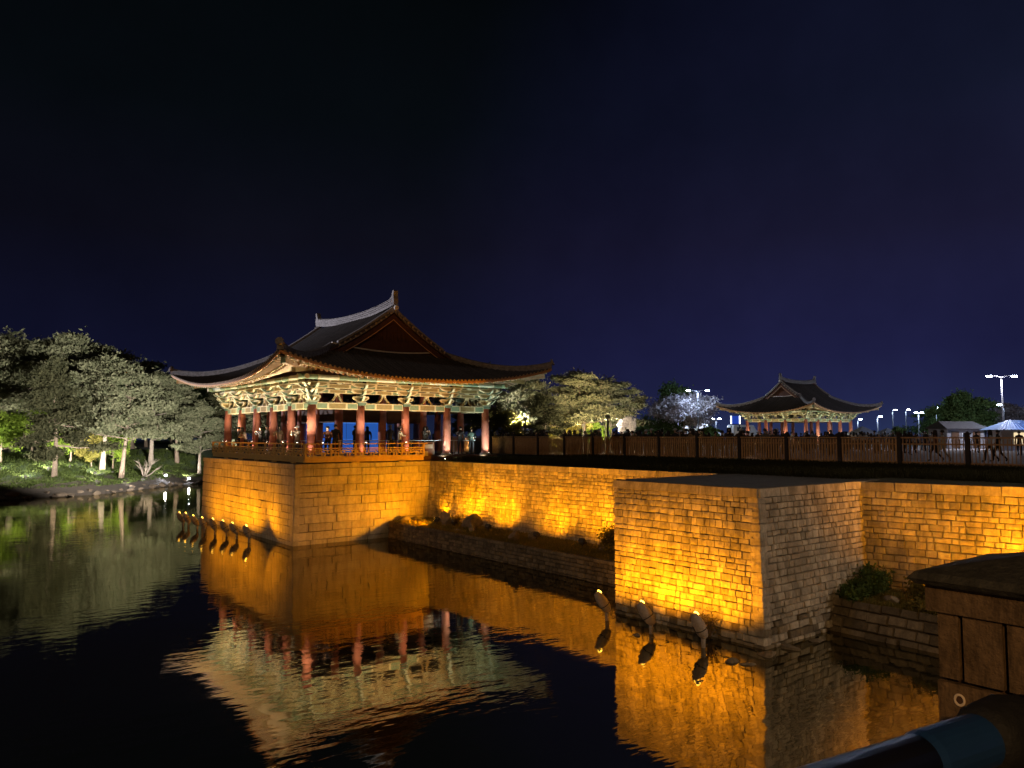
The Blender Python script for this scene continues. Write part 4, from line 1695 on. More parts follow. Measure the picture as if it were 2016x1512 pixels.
# ------------------------------------------------------------------ picket fence
def fence():
    d0 = 59.5
    r0, a_, b_ = -0.0435, 0.0318, -0.0393
    root = thing('picket_fence', 'long brown picket fence with dark posts along the terrace', 'fence', (33.6, 26, ZT))
    # straight line parallel to the long wall, 2.72 m bays
    x = 33.75
    sp_ = 2.72
    y0 = 48.5
    pm = MB()
    pm.box((0, 0, .70), (.16, .16, 1.40))
    pm.box((0, 0, 1.43), (.22, .22, .06))
    pm.box((0, 0, 1.49), (.16, .16, .08), 0, 0, .3)
    pme = pm.mesh('post', M_FPOST)
    pk = MB()
    pk.box((0, 0, .64), (.035, .082, 1.14))
    pkm = pk.mesh('picket', M_FENCE)
    pk = MB()
    pk.box((0, 0, .64), (.03, .03, 1.14))
    pkt = pk.mesh('picket', M_FENCE)
    for k in range(-2, 17):
        y = y0 - k * sp_
        xx = x - .025 * k
        link('post', pme, root, (xx - 33.6, y - 26, 0))
        if k == 16:
            break
        mb = MB()
        A, B = Vector((xx - 33.6, y - 26 - .08, 0)), Vector((xx - .025 - 33.6, y - 26 - sp_ + .08, 0))
        mb.bar(A + Vector((0, 0, 1.27)), B + Vector((0, 0, 1.27)), .10, .06)
        mb.build('top_rail', M_FENCE, root)
        mb = MB()
        mb.bar(A + Vector((.045, 0, .22)), B + Vector((.045, 0, .22)), .045, .08)
        mb.bar(A + Vector((.045, 0, 1.0)), B + Vector((.045, 0, 1.0)), .045, .06)
        mb.build('cross_rail', M_FENCE, root)
        for j in range(18):
            p = A.lerp(B, (j + .5) / 18)
            link('picket', pkm if k < 12 else pkt, root, (p.x, p.y, 0))


fence()


# ------------------------------------------------------------------ trees
def forest():
    kinds = {}

    def kind(name, **kw):
        m = kw.pop('mat')
        bark = kw.pop('bark', M_BARK)
        tr, bl = pine(**kw)
        kinds[name] = (tr.mesh('trunk', bark, True), bl(m), kw['h'])
    kind('pineA', seed=1, h=12, spread=4.2, start=.29, lean=.06, clumps=110, per=250, leaf=.21, mat=L_PINE, bark=M_BARKP)
    kind('pineB', seed=2, h=12, spread=4.8, start=.34, lean=.10, clumps=110, per=250, leaf=.21, mat=L_PINE)
    kind('pineC', seed=3, h=12, spread=3.9, start=.26, lean=.04, clumps=110, per=250, leaf=.21, mat=L_PINE, bark=M_BARKP)
    kind('pineD', seed=4, h=12, spread=4.4, start=.20, lean=.01, cone=True, clumps=110, per=250, leaf=.21, mat=L_DARK)
    kind('maple', seed=5, h=7, spread=3.2, start=.28, lean=.05, clumps=90, per=150, flat=.75, leaf=.22, mat=L_LIME, taper=False)
    kind('ochre', seed=6, h=7, spread=3.2, start=.22, lean=.05, clumps=90, per=150, flat=.7, leaf=.22, mat=L_OCHRE, taper=False)
    kind('cherry', seed=8, h=7, spread=4.4, start=.46, lean=.03, clumps=110, per=140, flat=.7, leaf=.22, mat=L_BLOSSOM, taper=False)
    kind('round', seed=9, h=8, spread=4.6, start=.22, lean=.03, clumps=120, per=150, flat=.6, leaf=.26, mat=L_GREEN, taper=False)

    def tree(k, px, d, h, label, rot, wide=1.0, group=None, z=None):
        x, y = polar(px, d)
        tm, cm, h0 = kinds[k]
        zz = z if z is not None else (bank_z(x, y) - .05 if x < 26 or y > 88 else ZT)
        s = h / h0
        t = thing('pine_tree' if k.startswith('pine') else ('blossom_tree' if k == 'cherry' else 'broadleaf_tree'), label, 'tree', (x, y, zz), rot, group)
        t.scale = (s * wide, s * wide, s)
        link('trunk', tm, t)
        link('crown', cm, t)
        return t
    G = 'trees on the far bank'
    tree('pineB', -45, 78, 12.0, 'pine cut by the picture edge on the far bank', .3, 1.1, G)
    tree('pineA', 28, 84, 13.4, 'tall pale-barked pine farthest out on the grassy far bank', 1.1, 1.15, G)
    tree('pineD', 112, 72, 11.2, 'dark conifer standing foremost on the grass slope', 2.0, .95, G)
    tree('pineC', 150, 86, 13.6, 'tall grey-green pine behind the dark conifer', 3.0, 1.2, G)
    tree('pineA', 205, 80, 12.0, 'pine with a straight pale trunk in the middle of the grove', 4.4, 1.05, G)
    tree('pineB', 243, 77, 11.3, 'pine with a thick lit trunk at the end of the grass', .9, 1.0, G)
    tree('pineC', 300, 90, 11.0, 'dim pine between the thick-trunked one and the pavilion eave', 5.2, 1.2, G)
    tree('pineB', 352, 94, 9.6, 'low broad pine just beside the pavilion eave tip', 2.2, 1.2, G)
    tree('pineA', 396, 87, 8.2, 'leaning pine with a pale trunk beside the pavilion corner', 3.6, 1.15, G)
    tree('pineC', 80, 100, 14.5, 'tall back-row pine behind the foremost conifer', .2, 1.3, G)
    tree('pineA', 185, 102, 14.4, 'tall back-row pine crowning the middle of the grove', 1.7, 1.3, G)
    tree('pineB', 262, 104, 13.2, 'back-row pine above the end of the grass', 2.9, 1.3, G)
    tree('pineC', -10, 104, 14.3, 'back-row pine at the outer end of the grove', 4.0, 1.3, G)
    tree('pineD', 440, 98, 9.0, 'dark pine seen between the pond-side pavilion columns', 1.0, 1.2, G, 3.6)
    tree('pineC', 505, 94, 8.5, 'grey-green pine seen between the pavilion columns nearest the corner', 2.0, 1.2, G, 3.6)
    tree('pineB', 560, 98, 9.0, 'pine hidden behind the pavilion corner', 2.6, 1.2, G, 3.6)
    for k, (px, d, h) in enumerate(((-30, 118, 12), (40, 122, 13), (110, 118, 12.5), (170, 124, 13), (230, 120, 12), (290, 118, 11), (340, 120, 10), (400, 118, 9.5), (455, 122, 9), (520, 120, 9), (590, 118, 8))):
        tree('round', px, d, h, ('outermost', 'second', 'third', 'fourth', 'fifth', 'sixth', 'seventh', 'eighth', 'ninth', 'tenth', 'innermost')[k] + ' dim broadleaf tree of the back row, counted towards the pavilion', k * 1.3, 1.15, 'back row of the grove', 3.3)
    tree('maple', 6, 76, 4.9, 'bright lime-green maple at the outer edge of the lawn', .4, 1.0, G)
    tree('maple', 66, 84, 5.0, 'lime-green maple behind the first one', 1.4, 1.0, G)
    tree('maple', 142, 80, 5.0, 'yellow-green maple under the tall pines', 2.4, .9, G)
    tree('maple', 226, 82, 5.4, 'vivid green maple beside the thick lit trunk', 3.4, .75, G)
    tree('ochre', 184, 80, 4.4, 'small multi-stemmed olive tree under the grove', 4.4, .62, G)
    tree('ochre', 100, 92, 4.6, 'low olive tree in the depth of the grove', 5.4, 1.1, G)
    G = 'trees beyond the fence'
    tree('pineA', 1020, 63, 6.6, 'pine with a white trunk just beyond the last pavilion column', 5.0, 1.15, G)
    tree('pineD', 1074, 58, 4.9, 'dark bushy conifer in front of the white-trunked pine', 1.2, 1.35, G)
    tree('pineB', 1156, 64, 6.7, 'pine with an amber-lit trunk behind the crowd', 2.8, 1.25, G)
    tree('pineC', 1128, 76, 7.8, 'grey pine behind the amber-trunked one', 3.1, 1.2, G)
    tree('pineA', 1204, 72, 6.9, 'broad pine at the open end of the row beyond the fence', .5, 1.3, G)
    tree('ochre', 1000, 58, 3.2, 'yellow-lit small tree beside the last pavilion column', 2.0, 1.1, G)
    tree('ochre', 1110, 66, 3.4, 'yellow-lit small tree behind the dark conifer', 3.0, 1.2, G)
    tree('maple', 1165, 68, 2.6, 'low green tree lit from below behind the crowd', 3.9, 1.3, G)
    tree('cherry', 1236, 64, 2.9, 'small whitish tree at the end of the pine row', .8, .40, G)
    tree('pineA', 925, 62, 5.0, 'pine with orange-lit limbs seen through the pavilion', 2.2, 1.0, G)
    tree('pineC', 975, 74, 8.0, 'grey pine behind the pavilion eave', 1.2, 1.2, G)
    G = 'trees by the far road'
    tree('cherry', 1347, 106, 6.9, 'white blossom tree under the tall street lamp', .2, 1.1, G)
    tree('round', 1328, 109.5, 8.6, 'green-topped tree behind the white blossom tree', 1.2, .7, G)
    tree('round', 1396, 107, 2.6, 'low dark tree beside the far pavilion eave', 3.1, 1.1, G)
    tree('round', 1893, 92, 6.4, 'domed green tree behind the small white house', 2.3, 1.05, G)
    tree('cherry', 1966, 112, 6.0, 'dull pinkish tree behind the blue-roofed gate', 1.9, 1.2, G)
    tree('round', 1768, 84, 2.3, 'small round bush beside the white tents', .7, .8, G)
    tree('round', 1275, 106, 3.0, 'low dim tree beyond the end of the pine row', 1.0, 1.6, G)
    tree('round', 1860, 130, 6.2, 'dim tree far behind the white house', .3, 1.5, G)
    # rough grass on the bank
    rs = np.random.RandomState(21)
    nb = 45000
    gx = rs.uniform(-6, 30, nb)
    gt = rs.uniform(2.2, 22, nb)
    gy = np.array([shore_y(v) for v in gx]) + gt
    gz = np.array([bank_z(a_, b_2) for a_, b_2 in zip(gx, gy)])
    az = rs.uniform(0, 6.28, nb)
    hh = rs.uniform(.04, .15, nb)
    w_ = rs.uniform(.03, .09, nb)
    lx, ly = rs.normal(0, .35, nb) * hh, rs.normal(0, .35, nb) * hh
    V = np.zeros((nb * 4, 3))
    V[0::4] = np.stack([gx - np.cos(az) * w_, gy - np.sin(az) * w_, gz - .03], 1)
    V[1::4] = np.stack([gx + np.cos(az) * w_, gy + np.sin(az) * w_, gz - .03], 1)
    V[2::4] = np.stack([gx + lx + .02, gy + ly, gz + hh], 1)
    V[3::4] = np.stack([gx + lx - .02, gy + ly, gz + hh], 1)
    o = link('grass', cloud_mesh('grass', V, leafmat('bank_blades', (0.035, 0.052, 0.014), (0.065, 0.082, 0.025), .3)))
    tag(o, 'rough grass on the far bank under the grove', 'grass', None, 'stuff')
    rr = random.Random(31)
    rock_me = []
    for k in range(5):
        o = rock('shore_rock', (0, 0, 0), (1, .75, .6), 300 + k, M_SHORE)
        rock_me.append(o.data)
        bpy.data.objects.remove(o)
    for k in range(46):
        x = -5 + 33 * (k + rr.random() * .8) / 46
        y = shore_y(x) + rr.uniform(.0, 1.5)
        sc_ = rr.uniform(.25, .7)
        o = link('shore_rock', rock_me[k % 5], None, (x, y, max(0.05, bank_z(x, y)) + .05), (0, 0, rr.uniform(0, 6)), (sc_, sc_, sc_ * rr.uniform(.6, 1)))
        tag(o, 'dark rough rock in the row edging the far shore', 'rock', 'rocks edging the far shore')
    # pale multi-stemmed shrub on the shore
    x, y = polar(288, 79)
    t = thing('bare_shrub', 'pale leafless shrub with fanned stems on the shore', 'shrub', (x, y, bank_z(x, y) - .05))
    mb = MB()
    r = random.Random(4)
    for i in range(11):
        az = r.uniform(0, 6.28)
        e = Vector((math.cos(az) * r.uniform(.5, 1.5), math.sin(az) * r.uniform(.5, 1.5), r.uniform(1.0, 1.9)))
        mid = e * .5 + Vector((0, 0, r.uniform(-.2, .1)))
        mb.tube([(0, 0, 0), mid, e], [.09, .07, .03], 6)
        for q in range(2):
            mb.tube([mid.lerp(e, .5), e + Vector((r.uniform(-.6, .6), r.uniform(-.6, .6), r.uniform(-.1, .4)))], [.045, .02], 5)
    mb.build('stems', M_BARKP, t, smooth=True)

    # floodlights on the far bank
    W = (1.0, .95, .84)
    g = 'floodlights on the far bank'
    fl = [(195, 70.5, 150, 84, 7, 4950, 'white floodlight at the foot of the grass slope'),
          (56, 70, 40, 84, 8, 6600, 'small white floodlight low on the lawn'),
          (327, 82, 300, 92, 6, 4950, 'brightest white floodlight on the dark shore'),
          (373, 84, 356, 95, 5, 3300, 'bluish floodlight near the platform end'),
          (393, 83, 420, 96, 5, 2750, 'white floodlight at the foot of the leaning pine'),
          (192, 76, 190, 100, 10, 6600, 'white floodlight beside the grove trunks'),
          (262, 73, 246, 80, 7, 5500, 'floodlight before the thick-trunked pine'),
          (100, 74.5, 90, 100, 11, 6600, 'floodlight behind the foremost conifer'),
          (-30, 72, -20, 84, 7, 4950, 'floodlight at the outer edge of the lawn'),
          (285, 77, 289, 79.3, 1.5, 300, 'low lamp under the pale leafless shrub'),
          (470, 86, 490, 98, 5, 3300, 'floodlight hidden behind the platform')]
    for px, d, tx, td, tz, pw, lb in fl:
        x, y = polar(px, d)
        z = bank_z(x, y) + .02 if y < 100 and x < 27 else ZT
        a, b = polar(tx, td)
        flood((x, y, z), (a, b, z + tz), pw, W, E_WHITE, lb, g, .22, 80)
    for px, d, pw in ((330, 81.5, 350), (376, 83.5, 300)):
        x, y = polar(px, d)
        z = bank_z(x, y)
        flood((x, y, z), (8.0, 20.0, 6.0), pw, (.92, .92, 1.0), E_WHITE, {330: 'glaring floodlight on the dark shore turned towards the water', 376: 'glaring bluish floodlight by the platform turned towards the water'}[px], g, .26, 120)
    # added floodlight mast, out of view on the same bank: wide head for the grove, narrow head for the pavilion roof
    mx, my = -22.0, 76.5
    mz = bank_z(mx, my)
    t = thing('added_light_mast', 'added unseen floodlight mast on the far bank away from the grove', 'floodlight mast', (mx, my, mz))
    q = MB()
    q.tube([(0, 0, 0), (0, 0, 1), (0, 0, 13)], [.2, .16, .09], 10)
    q.build('pole', M_METAL, t, smooth=True)
    for k in (-1, 1):
        q = MB()
        q.box((k * .5, 0, 13.1), (.7, .3, .5))
        hd = q.build('lamp_head', M_HOUSING, t)
        q = MB()
        q.box((k * .5, -.17, 13.1), (.6, .03, .4))
        q.build('lens', E_WHITE, hd)
    L0 = Vector((mx, my - .4, mz + 13.2))
    spot(L0, (14.0, 93.0, 9.5), 170000, (1.0, .95, .84), 58, .5, .3)
    spot(L0, (17.5, 43.0, 14.6), 120000, (.90, .88, 1.0), 22, .5, .3)
    flood((15.2, 49.55, ZT), (17.5, 92.0, 13.6), 0, (1, 1, 1), E_WARM, 'added floodlight at the back end of the granite platform turned to the grove', g, .35, 40)
    spot((15.3, 50.1, ZT + .5), (13.5, 92.0, 13.2), 200000, (1.0, .96, .86), 50, .35, .2)  # spot added to front-light the grove from the platform
    # lime maples get low close lamps
    for px, d, pw in ((6, 72.8, 1000), (66, 80.5, 800), (142, 77, 800), (226, 79, 1000)):
        x, y = polar(px, d)
        a, b = polar(px, d + 3)
        z = bank_z(x, y) + .02
        flood((x, y, z), (a, b, z + 3.0), pw, (.95, 1.0, .70), E_WARM, 'low lamp under the ' + {6: 'outer lime maple', 66: 'second lime maple', 142: 'yellow-green maple', 226: 'vivid green maple'}[px], g, .16, 140)
    g = 'floodlights beyond the fence'
    x, y = polar(1034, 56.5)
    flood((x, y, ZT), (*polar(1010, 64), ZT + 3.6), 9500, (1.0, .93, .82), E_WARM, 'added floodlight pole on the walk turned to the white-trunked pine', g, .26, 70, mast=2.3)  # pole lamp added to brighten the white-trunked pine
    x, y = polar(1196, 51)
    flood((x, y, ZT), (*polar(1120, 66), ZT + 4.0), 14000, (1.0, .84, .56), E_WARM, 'added floodlight pole on the paved walk turned to the pine row', g, .26, 80, mast=2.3)  # pole lamp added to brighten the pine row
    for px, d, tx, td, tz, pw, c, lb in ((1012, 56.5, 1020, 63, 4, 6500, (1.0, .92, .80), 'floodlight under the white-trunked pine'), (1148, 57, 1156, 64, 4, 5500, (1.0, .74, .36), 'amber floodlight under the amber-trunked pine'),
                                         (1192, 63, 1204, 72, 4, 6500, (1.0, .90, .70), 'floodlight under the broad end pine'), (1232, 59, 1236, 62, 2, 120, W, 'floodlight under the small whitish tree'),
                                         (1100, 63, 1112, 67, 2, 2400, (1.0, .78, .30), 'yellow floodlight behind the dark conifer'), (1000, 56, 1000, 58, 2, 200, (1.0, .80, .25), 'yellow floodlight beside the last column'),
                                         (925, 59, 925, 62, 2.5, 700, (1.0, .62, .30), 'orange lamp under the pine behind the pavilion')):
        x, y = polar(px, d)
        a, b = polar(tx, td)
        flood((x, y, ZT), (a, b, ZT + tz), pw, c, E_WARM, lb, g, .2, 130, mast=1.9 if pw > 4000 else 0)


forest()


# ------------------------------------------------------------------ far side: lamps, vehicles, tents, houses
def street_lamp(px, d, h, heads, power, label, small=False, col=(.55, .72, 1.0)):
    x, y = polar(px, d)
    t = thing('street_lamp', label, 'street lamp', (x, y, ZT), -YAW, 'street lamps by the far road')
    mb = MB()
    mb.tube([(0, 0, 0), (0, 0, .5), (0, 0, h)], [.14, .10, .06], 10)
    mb.tube([(0, 0, 0), (0, 0, .12)], [.22, .2], 10)
    mb.build('pole', M_METAL, t, smooth=True)
    for s in heads:
        a = MB()
        a.tube([(0, 0, h - .05), (s * .5, 0, h + .1), (s * 1.1, 0, h + .12)], .04, 6)
        a.build('arm', M_METAL, t)
        q = MB()
        q.box((s * 1.25, -.02, h + .13), (.5, .26, .10), 0, 0, .75)
        hd = q.build('lamp_head', M_METAL, t)
        q = MB()
        q.box((s * 1.25, -.05, h + .05), (.46, .24, .05))
        q.box((s * 1.25, -.19, h + .05), (.42, .05, .12))
        q.build('lens', E_COOL, hd)
    if power:
        point((x, y, ZT + h - .25), power, col, .3)
    return t


def added_lamp(label, xy, h, power, col, aim=None):  # lamp added out of view for its light
    t = thing('added_shore_lamp', label, 'street lamp', (xy[0], xy[1], 3.75), 0, 'added lamps on the near shore')
    mb = MB()
    mb.tube([(0, 0, 0), (0, 0, .5), (0, 0, h - 3.75)], [.12, .08, .05], 10)
    mb.build('pole', M_METAL, t, smooth=True)
    q = MB()
    q.lathe([(.03, 0), (.30, .02), (.26, .16), (.05, .26)], 14, (0, 0, h - 3.75))
    q.build('lamp_head', M_METAL, t)
    q = MB()
    q.lathe([(.03, -.06), (.16, -.05), (.2, .01)], 14, (0, 0, h - 3.75))
    q.build('lens', E_WARM, t)
    if aim:
        spot((xy[0], xy[1], h - .25), aim, power, col, 66, .16, .15)
    else:
        point((xy[0], xy[1], h - .25), power, col, .2)


def far_side():
    added_lamp('added unseen lamp on the near shore, out beyond the wooden post', (27.5, -9), 10.4, 7600, (1.0, .76, .54), (20.8, 9.5, -7))  # added out of view to light the grey bastion face
    added_lamp('added unseen lamp on the near shore behind the viewer', (-20, -15), 17.0, 16000, (1.0, .56, .20))  # added out of view for warm light on post and fence
    street_lamp(1374, 100.5, 7.2, (-1, 1), 2200, 'tall twin-headed street lamp above the white blossom tree')
    street_lamp(1974, 76, 7.2, (-1, 1), 4000, 'tall twin-headed street lamp above the blue-roofed gate', False, (.86, .86, 1.0))
    street_lamp(1409, 118, 3.9, (-.4, .4), 900, 'short double lamp between blossom tree and far pavilion')
    street_lamp(1727, 112, 4.1, (.3,), 1100, 'lamp just off the far pavilion eave above the tents')
    street_lamp(1757, 122, 5.4, (.3,), 500, 'higher lamp behind the two white tents')
    street_lamp(1783, 124, 5.5, (.3,), 500, 'lamp between the tents and the bright parking lamp')
    street_lamp(1808, 110, 4.6, (.3, -.3), 1000, 'bright lamp over the open ground before the house')
    street_lamp(1843, 98, 4.9, (.3,), 700, 'lamp at the edge of the domed green tree')
    street_lamp(1975, 82, 4.6, (-.3,), 700, 'lower lamp beside the tall pole of the gate lamp')
    street_lamp(1688, 126, 4.0, (.3,), 700, 'lamp seen under the far pavilion eave')

    rb = MB()
    P_ = [polar(1180, 108), polar(1560, 108), polar(1600, 112), polar(1680, 190), polar(1150, 190)]
    prism_core(rb, P_, [polar(1186, 110), polar(1552, 110), polar(1590, 114), polar(1675, 190), polar(1155, 190)], ZT - .2, 4.62)
    tag(rb.build('road', mat('far_asphalt', (.06, .06, .065), .9, .2, 2)), 'raised road beyond the esplanade', None, None, 'structure')

    def bus(px, d, L, H, label, name, rz=0):
        x, y = polar(px, d)
        t = thing(name, label, name.replace('white_', '').replace('_', ' '), (x, y, 4.62), -YAW + rz)
        b = MB()
        W = 2.3 if name == 'white_bus' else 1.8
        prof = [(-L / 2, .35), (L / 2, .35), (L / 2, H * .62), (L / 2 - .15, H * .92), (L / 2 - .4, H), (-L / 2 + .3, H), (-L / 2 + .05, H * .9), (-L / 2, H * .6)]
        if name != 'white_bus':
            prof = [(-L / 2, .35), (L / 2, .35), (L / 2, H * .5), (L / 2 - .9, H * .58), (L / 2 - 1.5, H * .97), (L / 2 - 1.9, H), (-L / 2 + .2, H), (-L / 2, H * .9)]
        n = len(prof)
        b.add([(a, -W / 2, z) for a, z in prof] + [(a, W / 2, z) for a, z in prof], [tuple(range(n)), tuple(range(2 * n - 1, n - 1, -1))] + [(i, i + n, (i + 1) % n + n, (i + 1) % n) for i in range(n)])
        bo = b.build('body', M_WHITE, t)
        k = 6 if name == 'white_bus' else 3
        for i in range(k):
            w = MB()
            ww = (L - 1.2 - (0 if name == 'white_bus' else 1.3)) / k
            w.box((-L / 2 + .5 + ww * (i + .5), -W / 2 - .01, H * .72), (ww * .86, .03, H * .28))
            w.build('window', E_WINDOW if (name == 'white_bus' and i in (0, 1, 3, 5)) else M_GLASSD, bo)
        wh = MB()
        wh.tube([(0, -.12, 0), (0, .12, 0)], .42 if name == 'white_bus' else .32, 14)
        wm = wh.mesh('wheel', M_TYRE)
        hb = MB()
        hb.tube([(0, -.14, 0), (0, -.10, 0)], .2, 10)
        hm = hb.mesh('hub', M_METAL)
        for sx in (-1, 1):
            for sy in (-1, 1):
                w = link('wheel', wm, t, (sx * L * .32, sy * (W / 2 - .1), .4 if name == 'white_bus' else .32))
                link('hub', hm, w)
        for sy in (-1, 1):
            hl = MB()
            hl.box((L / 2 + .01, sy * W * .36, .75), (.04, .28, .16))
            hl.build('headlight', M_GLASSD, t)
    bus(1338, 120, 8.5, 3.0, 'white bus parked beneath the white blossom tree', 'white_bus')
    bus(1465, 116, 4.9, 2.2, 'white van parked beside the far pavilion columns', 'white_van', .3)
    bus(1398, 126, 4.4, 1.9, 'white van half hidden behind low trees left of the far pavilion', 'white_van', -.2)
    # lit signboard
    x, y = polar(1447, 106.5)
    t = thing('lit_signboard', 'tall blue board with two white light strips near the far pavilion', 'signboard', (x, y, ZT), -YAW)
    mb = MB()
    mb.box((0, 0, 3.55), (1.3, .16, 1.1))
    mb.build('board', emit('sign_blue', (.02, .06, .45), .8), t)
    for s in (-.6, .6):
        q = MB()
        q.box((s, -.12, 3.55), (.16, .06, 1.1))
        q.build('light_strip', emit('strip_white', (.75, .85, 1.0), 4.0), t)
        q = MB()
        q.box((s, 0, 1.5), (.1, .1, 3.0))
        q.build('leg', M_METAL, t)
    # tents

    def tent(px, d, w, h, label, m=mat('tent_canvas', (.13, .15, .20), .9, .15, 3, .4, 6)):
        x, y = polar(px, d)
        t = thing('canopy_tent', label, 'tent', (x, y, ZT), -YAW + .1)
        r = MB()
        r.add([(-w / 2, -w / 2, h * .66), (w / 2, -w / 2, h * .66), (w / 2, w / 2, h * .66), (-w / 2, w / 2, h * .66), (0, 0, h)], [(0, 1, 4), (1, 2, 4), (2, 3, 4), (3, 0, 4)])
        for a, b in (((-1, -1), (1, -1)), ((1, -1), (1, 1)), ((1, 1), (-1, 1)), ((-1, 1), (-1, -1))):
            r.bar((a[0] * w / 2, a[1] * w / 2, h * .62), (b[0] * w / 2, b[1] * w / 2, h * .62), .03, .22)
        r.build('canopy', m, t)
        for a in (-1, 1):
            for b in (-1, 1):
                q = MB()
                q.tube([(a * w * .48, b * w * .48, 0), (a * w * .48, b * w * .48, h * .66)], .04, 6)
                q.build('leg', M_METAL, t)
    tent(1697, 92, 2.6, 2.5, 'pointed white tent right after the far pavilion')
    tent(1746, 92, 2.6, 2.3, 'pointed white tent next to the round bush')
    # white house
    x, y = polar(1880, 82)
    t = thing('small_house', 'small low white house with dark doors in front of the domed tree', 'house', (x, y, ZT), -YAW + .12)
    mb = MB()
    mb.box((0, 0, 1.1), (4.2, 3, 2.2))
    wo = mb.build('wall', mat('house_wall', (.20, .20, .215), .9, .2, 2), t)
    rf = MB()
    rf.add([(-2.4, -1.9, 2.1), (2.4, -1.9, 2.1), (2.4, 1.9, 2.1), (-2.4, 1.9, 2.1), (-2.0, 0, 2.9), (2.0, 0, 2.9)], [(0, 1, 5, 4), (2, 3, 4, 5), (1, 2, 5), (3, 0, 4), (3, 2, 1, 0)])
    rf.build('roof', M_TILE, t)
    for k, xx in enumerate((-1.2, 1.2)):
        q = MB()
        q.box((xx, -1.52, .95), (.85, .06, 1.7))
        d = q.build('door', M_DKWOOD, t)
        q = MB()
        q.box((xx + .3, -1.57, .95), (.06, .05, .16))
        q.build('handle', M_METAL, d)
    q = MB()
    q.box((0, -1.52, 1.25), (.8, .05, .7))
    wi = q.build('window', M_GLASSD, t)
    q = MB()
    for s in (-1, 1):
        q.box((s * .43, -1.55, 1.25), (.06, .06, .82))
    q.build('frame', M_WHITE, wi)
    # lean-to beside it
    x, y = polar(1925, 82)
    t = thing('booth', 'long pale booth with open counters beside the small white house', 'booth', (x, y, ZT), -YAW + .12)
    mb = MB()
    mb.box((0, 1.0, 1.0), (2.4, .1, 2.0))
    mb.build('back_wall', mat('house_wall', (.20, .20, .215)), t)
    mb = MB()
    mb.add([(-1.5, -1.2, 1.95), (1.5, -1.2, 1.95), (1.5, 1.3, 2.35), (-1.5, 1.3, 2.35), (-1.5, -1.2, 2.03), (1.5, -1.2, 2.03), (1.5, 1.3, 2.43), (-1.5, 1.3, 2.43)], [(0, 3, 2, 1), (4, 5, 6, 7), (0, 1, 5, 4), (1, 2, 6, 5), (2, 3, 7, 6), (3, 0, 4, 7)])
    mb.build('roof', mat('house_wall', (.20, .20, .215)), t)
    for s in (-1.3, 0, 1.3):
        q = MB()
        q.box((s, -1.05, .97), (.12, .12, 1.94))
        q.build('post', M_METAL, t)
    q = MB()
    q.box((0, -.9, .5), (2.6, .4, 1.0))
    q.build('counter', M_DKWOOD, t)
    # blue-lit gate house
    x, y = polar(1990, 72)
    t = thing('gate_house', 'small gate house with a blue-lit ribbed roof under the tall lamp', 'gate house', (x, y, ZT), -YAW - .1)
    mb = MB()
    mb.box((0, 0, .95), (3.0, 2.4, 1.9))
    mb.build('wall', mat('gate_wall', (.45, .42, .38), .9, .12, 2), t)
    q = MB()
    q.box((.3, -1.22, 1.1), (1.5, .05, 1.1))
    q.build('window', E_WWINDOW, t)
    rf = MB()
    bm_ = mat('blue_roof', (.22, .36, .62), .6, .15, 3)
    rf.add([(-2.1, -1.8, 1.9), (2.1, -1.8, 1.9), (2.1, 1.8, 1.9), (-2.1, 1.8, 1.9), (-.5, 0, 2.75), (.9, 0, 2.75)], [(0, 1, 5, 4), (2, 3, 4, 5), (1, 2, 5), (3, 0, 4), (3, 2, 1, 0)])
    ro = rf.build('roof', bm_, t)
    for k in range(13):
        q = MB()
        f = (k + .5) / 13
        q.bar((-2.1 + 4.2 * f, -1.82, 1.93), (-.5 + 1.4 * f, -.02, 2.79), .07, .06)
        q.build('roof_rib', bm_, ro)
    spot((x - 1.2, y - 3.2, ZT + 5.2), (x, y, ZT + 2.2), 420, (.18, .42, 1.0), 80, .6, .2)  # bare blue spot without a fixture, added to light the roof
    # bluish canopy beside it
    x, y = polar(2024, 74)
    t = thing('blue_canopy', 'flat blue-lit canopy at the picture edge beside the gate house', 'canopy', (x, y, ZT), -YAW)
    mb = MB()
    mb.add([(-1.5, -1.5, 2.2), (1.5, -1.5, 2.2), (1.5, 1.5, 2.2), (-1.5, 1.5, 2.2), (0, 0, 2.9)], [(0, 1, 4), (1, 2, 4), (2, 3, 4), (3, 0, 4), (3, 2, 1, 0)])
    mb.build('roof', bm_, t)
    for s in (-1.4, 1.4):
        q = MB()
        q.tube([(s, -1.4, 0), (s, -1.4, 2.2)], .05, 8)
        q.build('leg', M_METAL, t)
    # far pavilion: lamps under the eaves and a railing
    for k in range(3):
        yy = 51.2 + 2.9 * k + 1.0
        flood((83.4, yy, ZT), (83.0, yy, ZT + 5.0), 600, (1.0, .84, .55), E_WARM, ('lamp at the gable-side columns of the far pavilion, near the corner', 'lamp midway along the gable side of the far pavilion', 'lamp at the outer end of the gable side of the far pavilion')[k], 'lamps round the far pavilion', .15, 150, 'uplight')
    for k in range(3):
        xx = 85.8 + 3.2 * k
        flood((xx, 50.1, ZT), (xx, 49.7, ZT + 5.0), 600, (.92, .95, .70), E_WARM, ('lamp on the long side of the far pavilion, near the corner', 'lamp midway along the long side of the far pavilion', 'lamp at the outer end of the long side of the far pavilion')[k], 'lamps round the far pavilion', .15, 150, 'uplight')
    for (x, y) in ((83.6, 59.2), (83.6, 56.4), (83.6, 53.7), (83.9, 50.3)):
        point((x, y, ZT + .35), 26, (1.0, .55, .35), .1)
    t = thing('far_railing', 'orange baluster railing between the far pavilion columns', 'railing', (84.0, 55.1, ZT))
    mb = MB()
    mb.bar((0, -4.1, .95), (0, 4.1, .95), .09, .09)
    mb.build('top_rail', M_RAIL, t)
    bl = MB()
    bl.box((0, 0, .55), (.09, .11, .72))
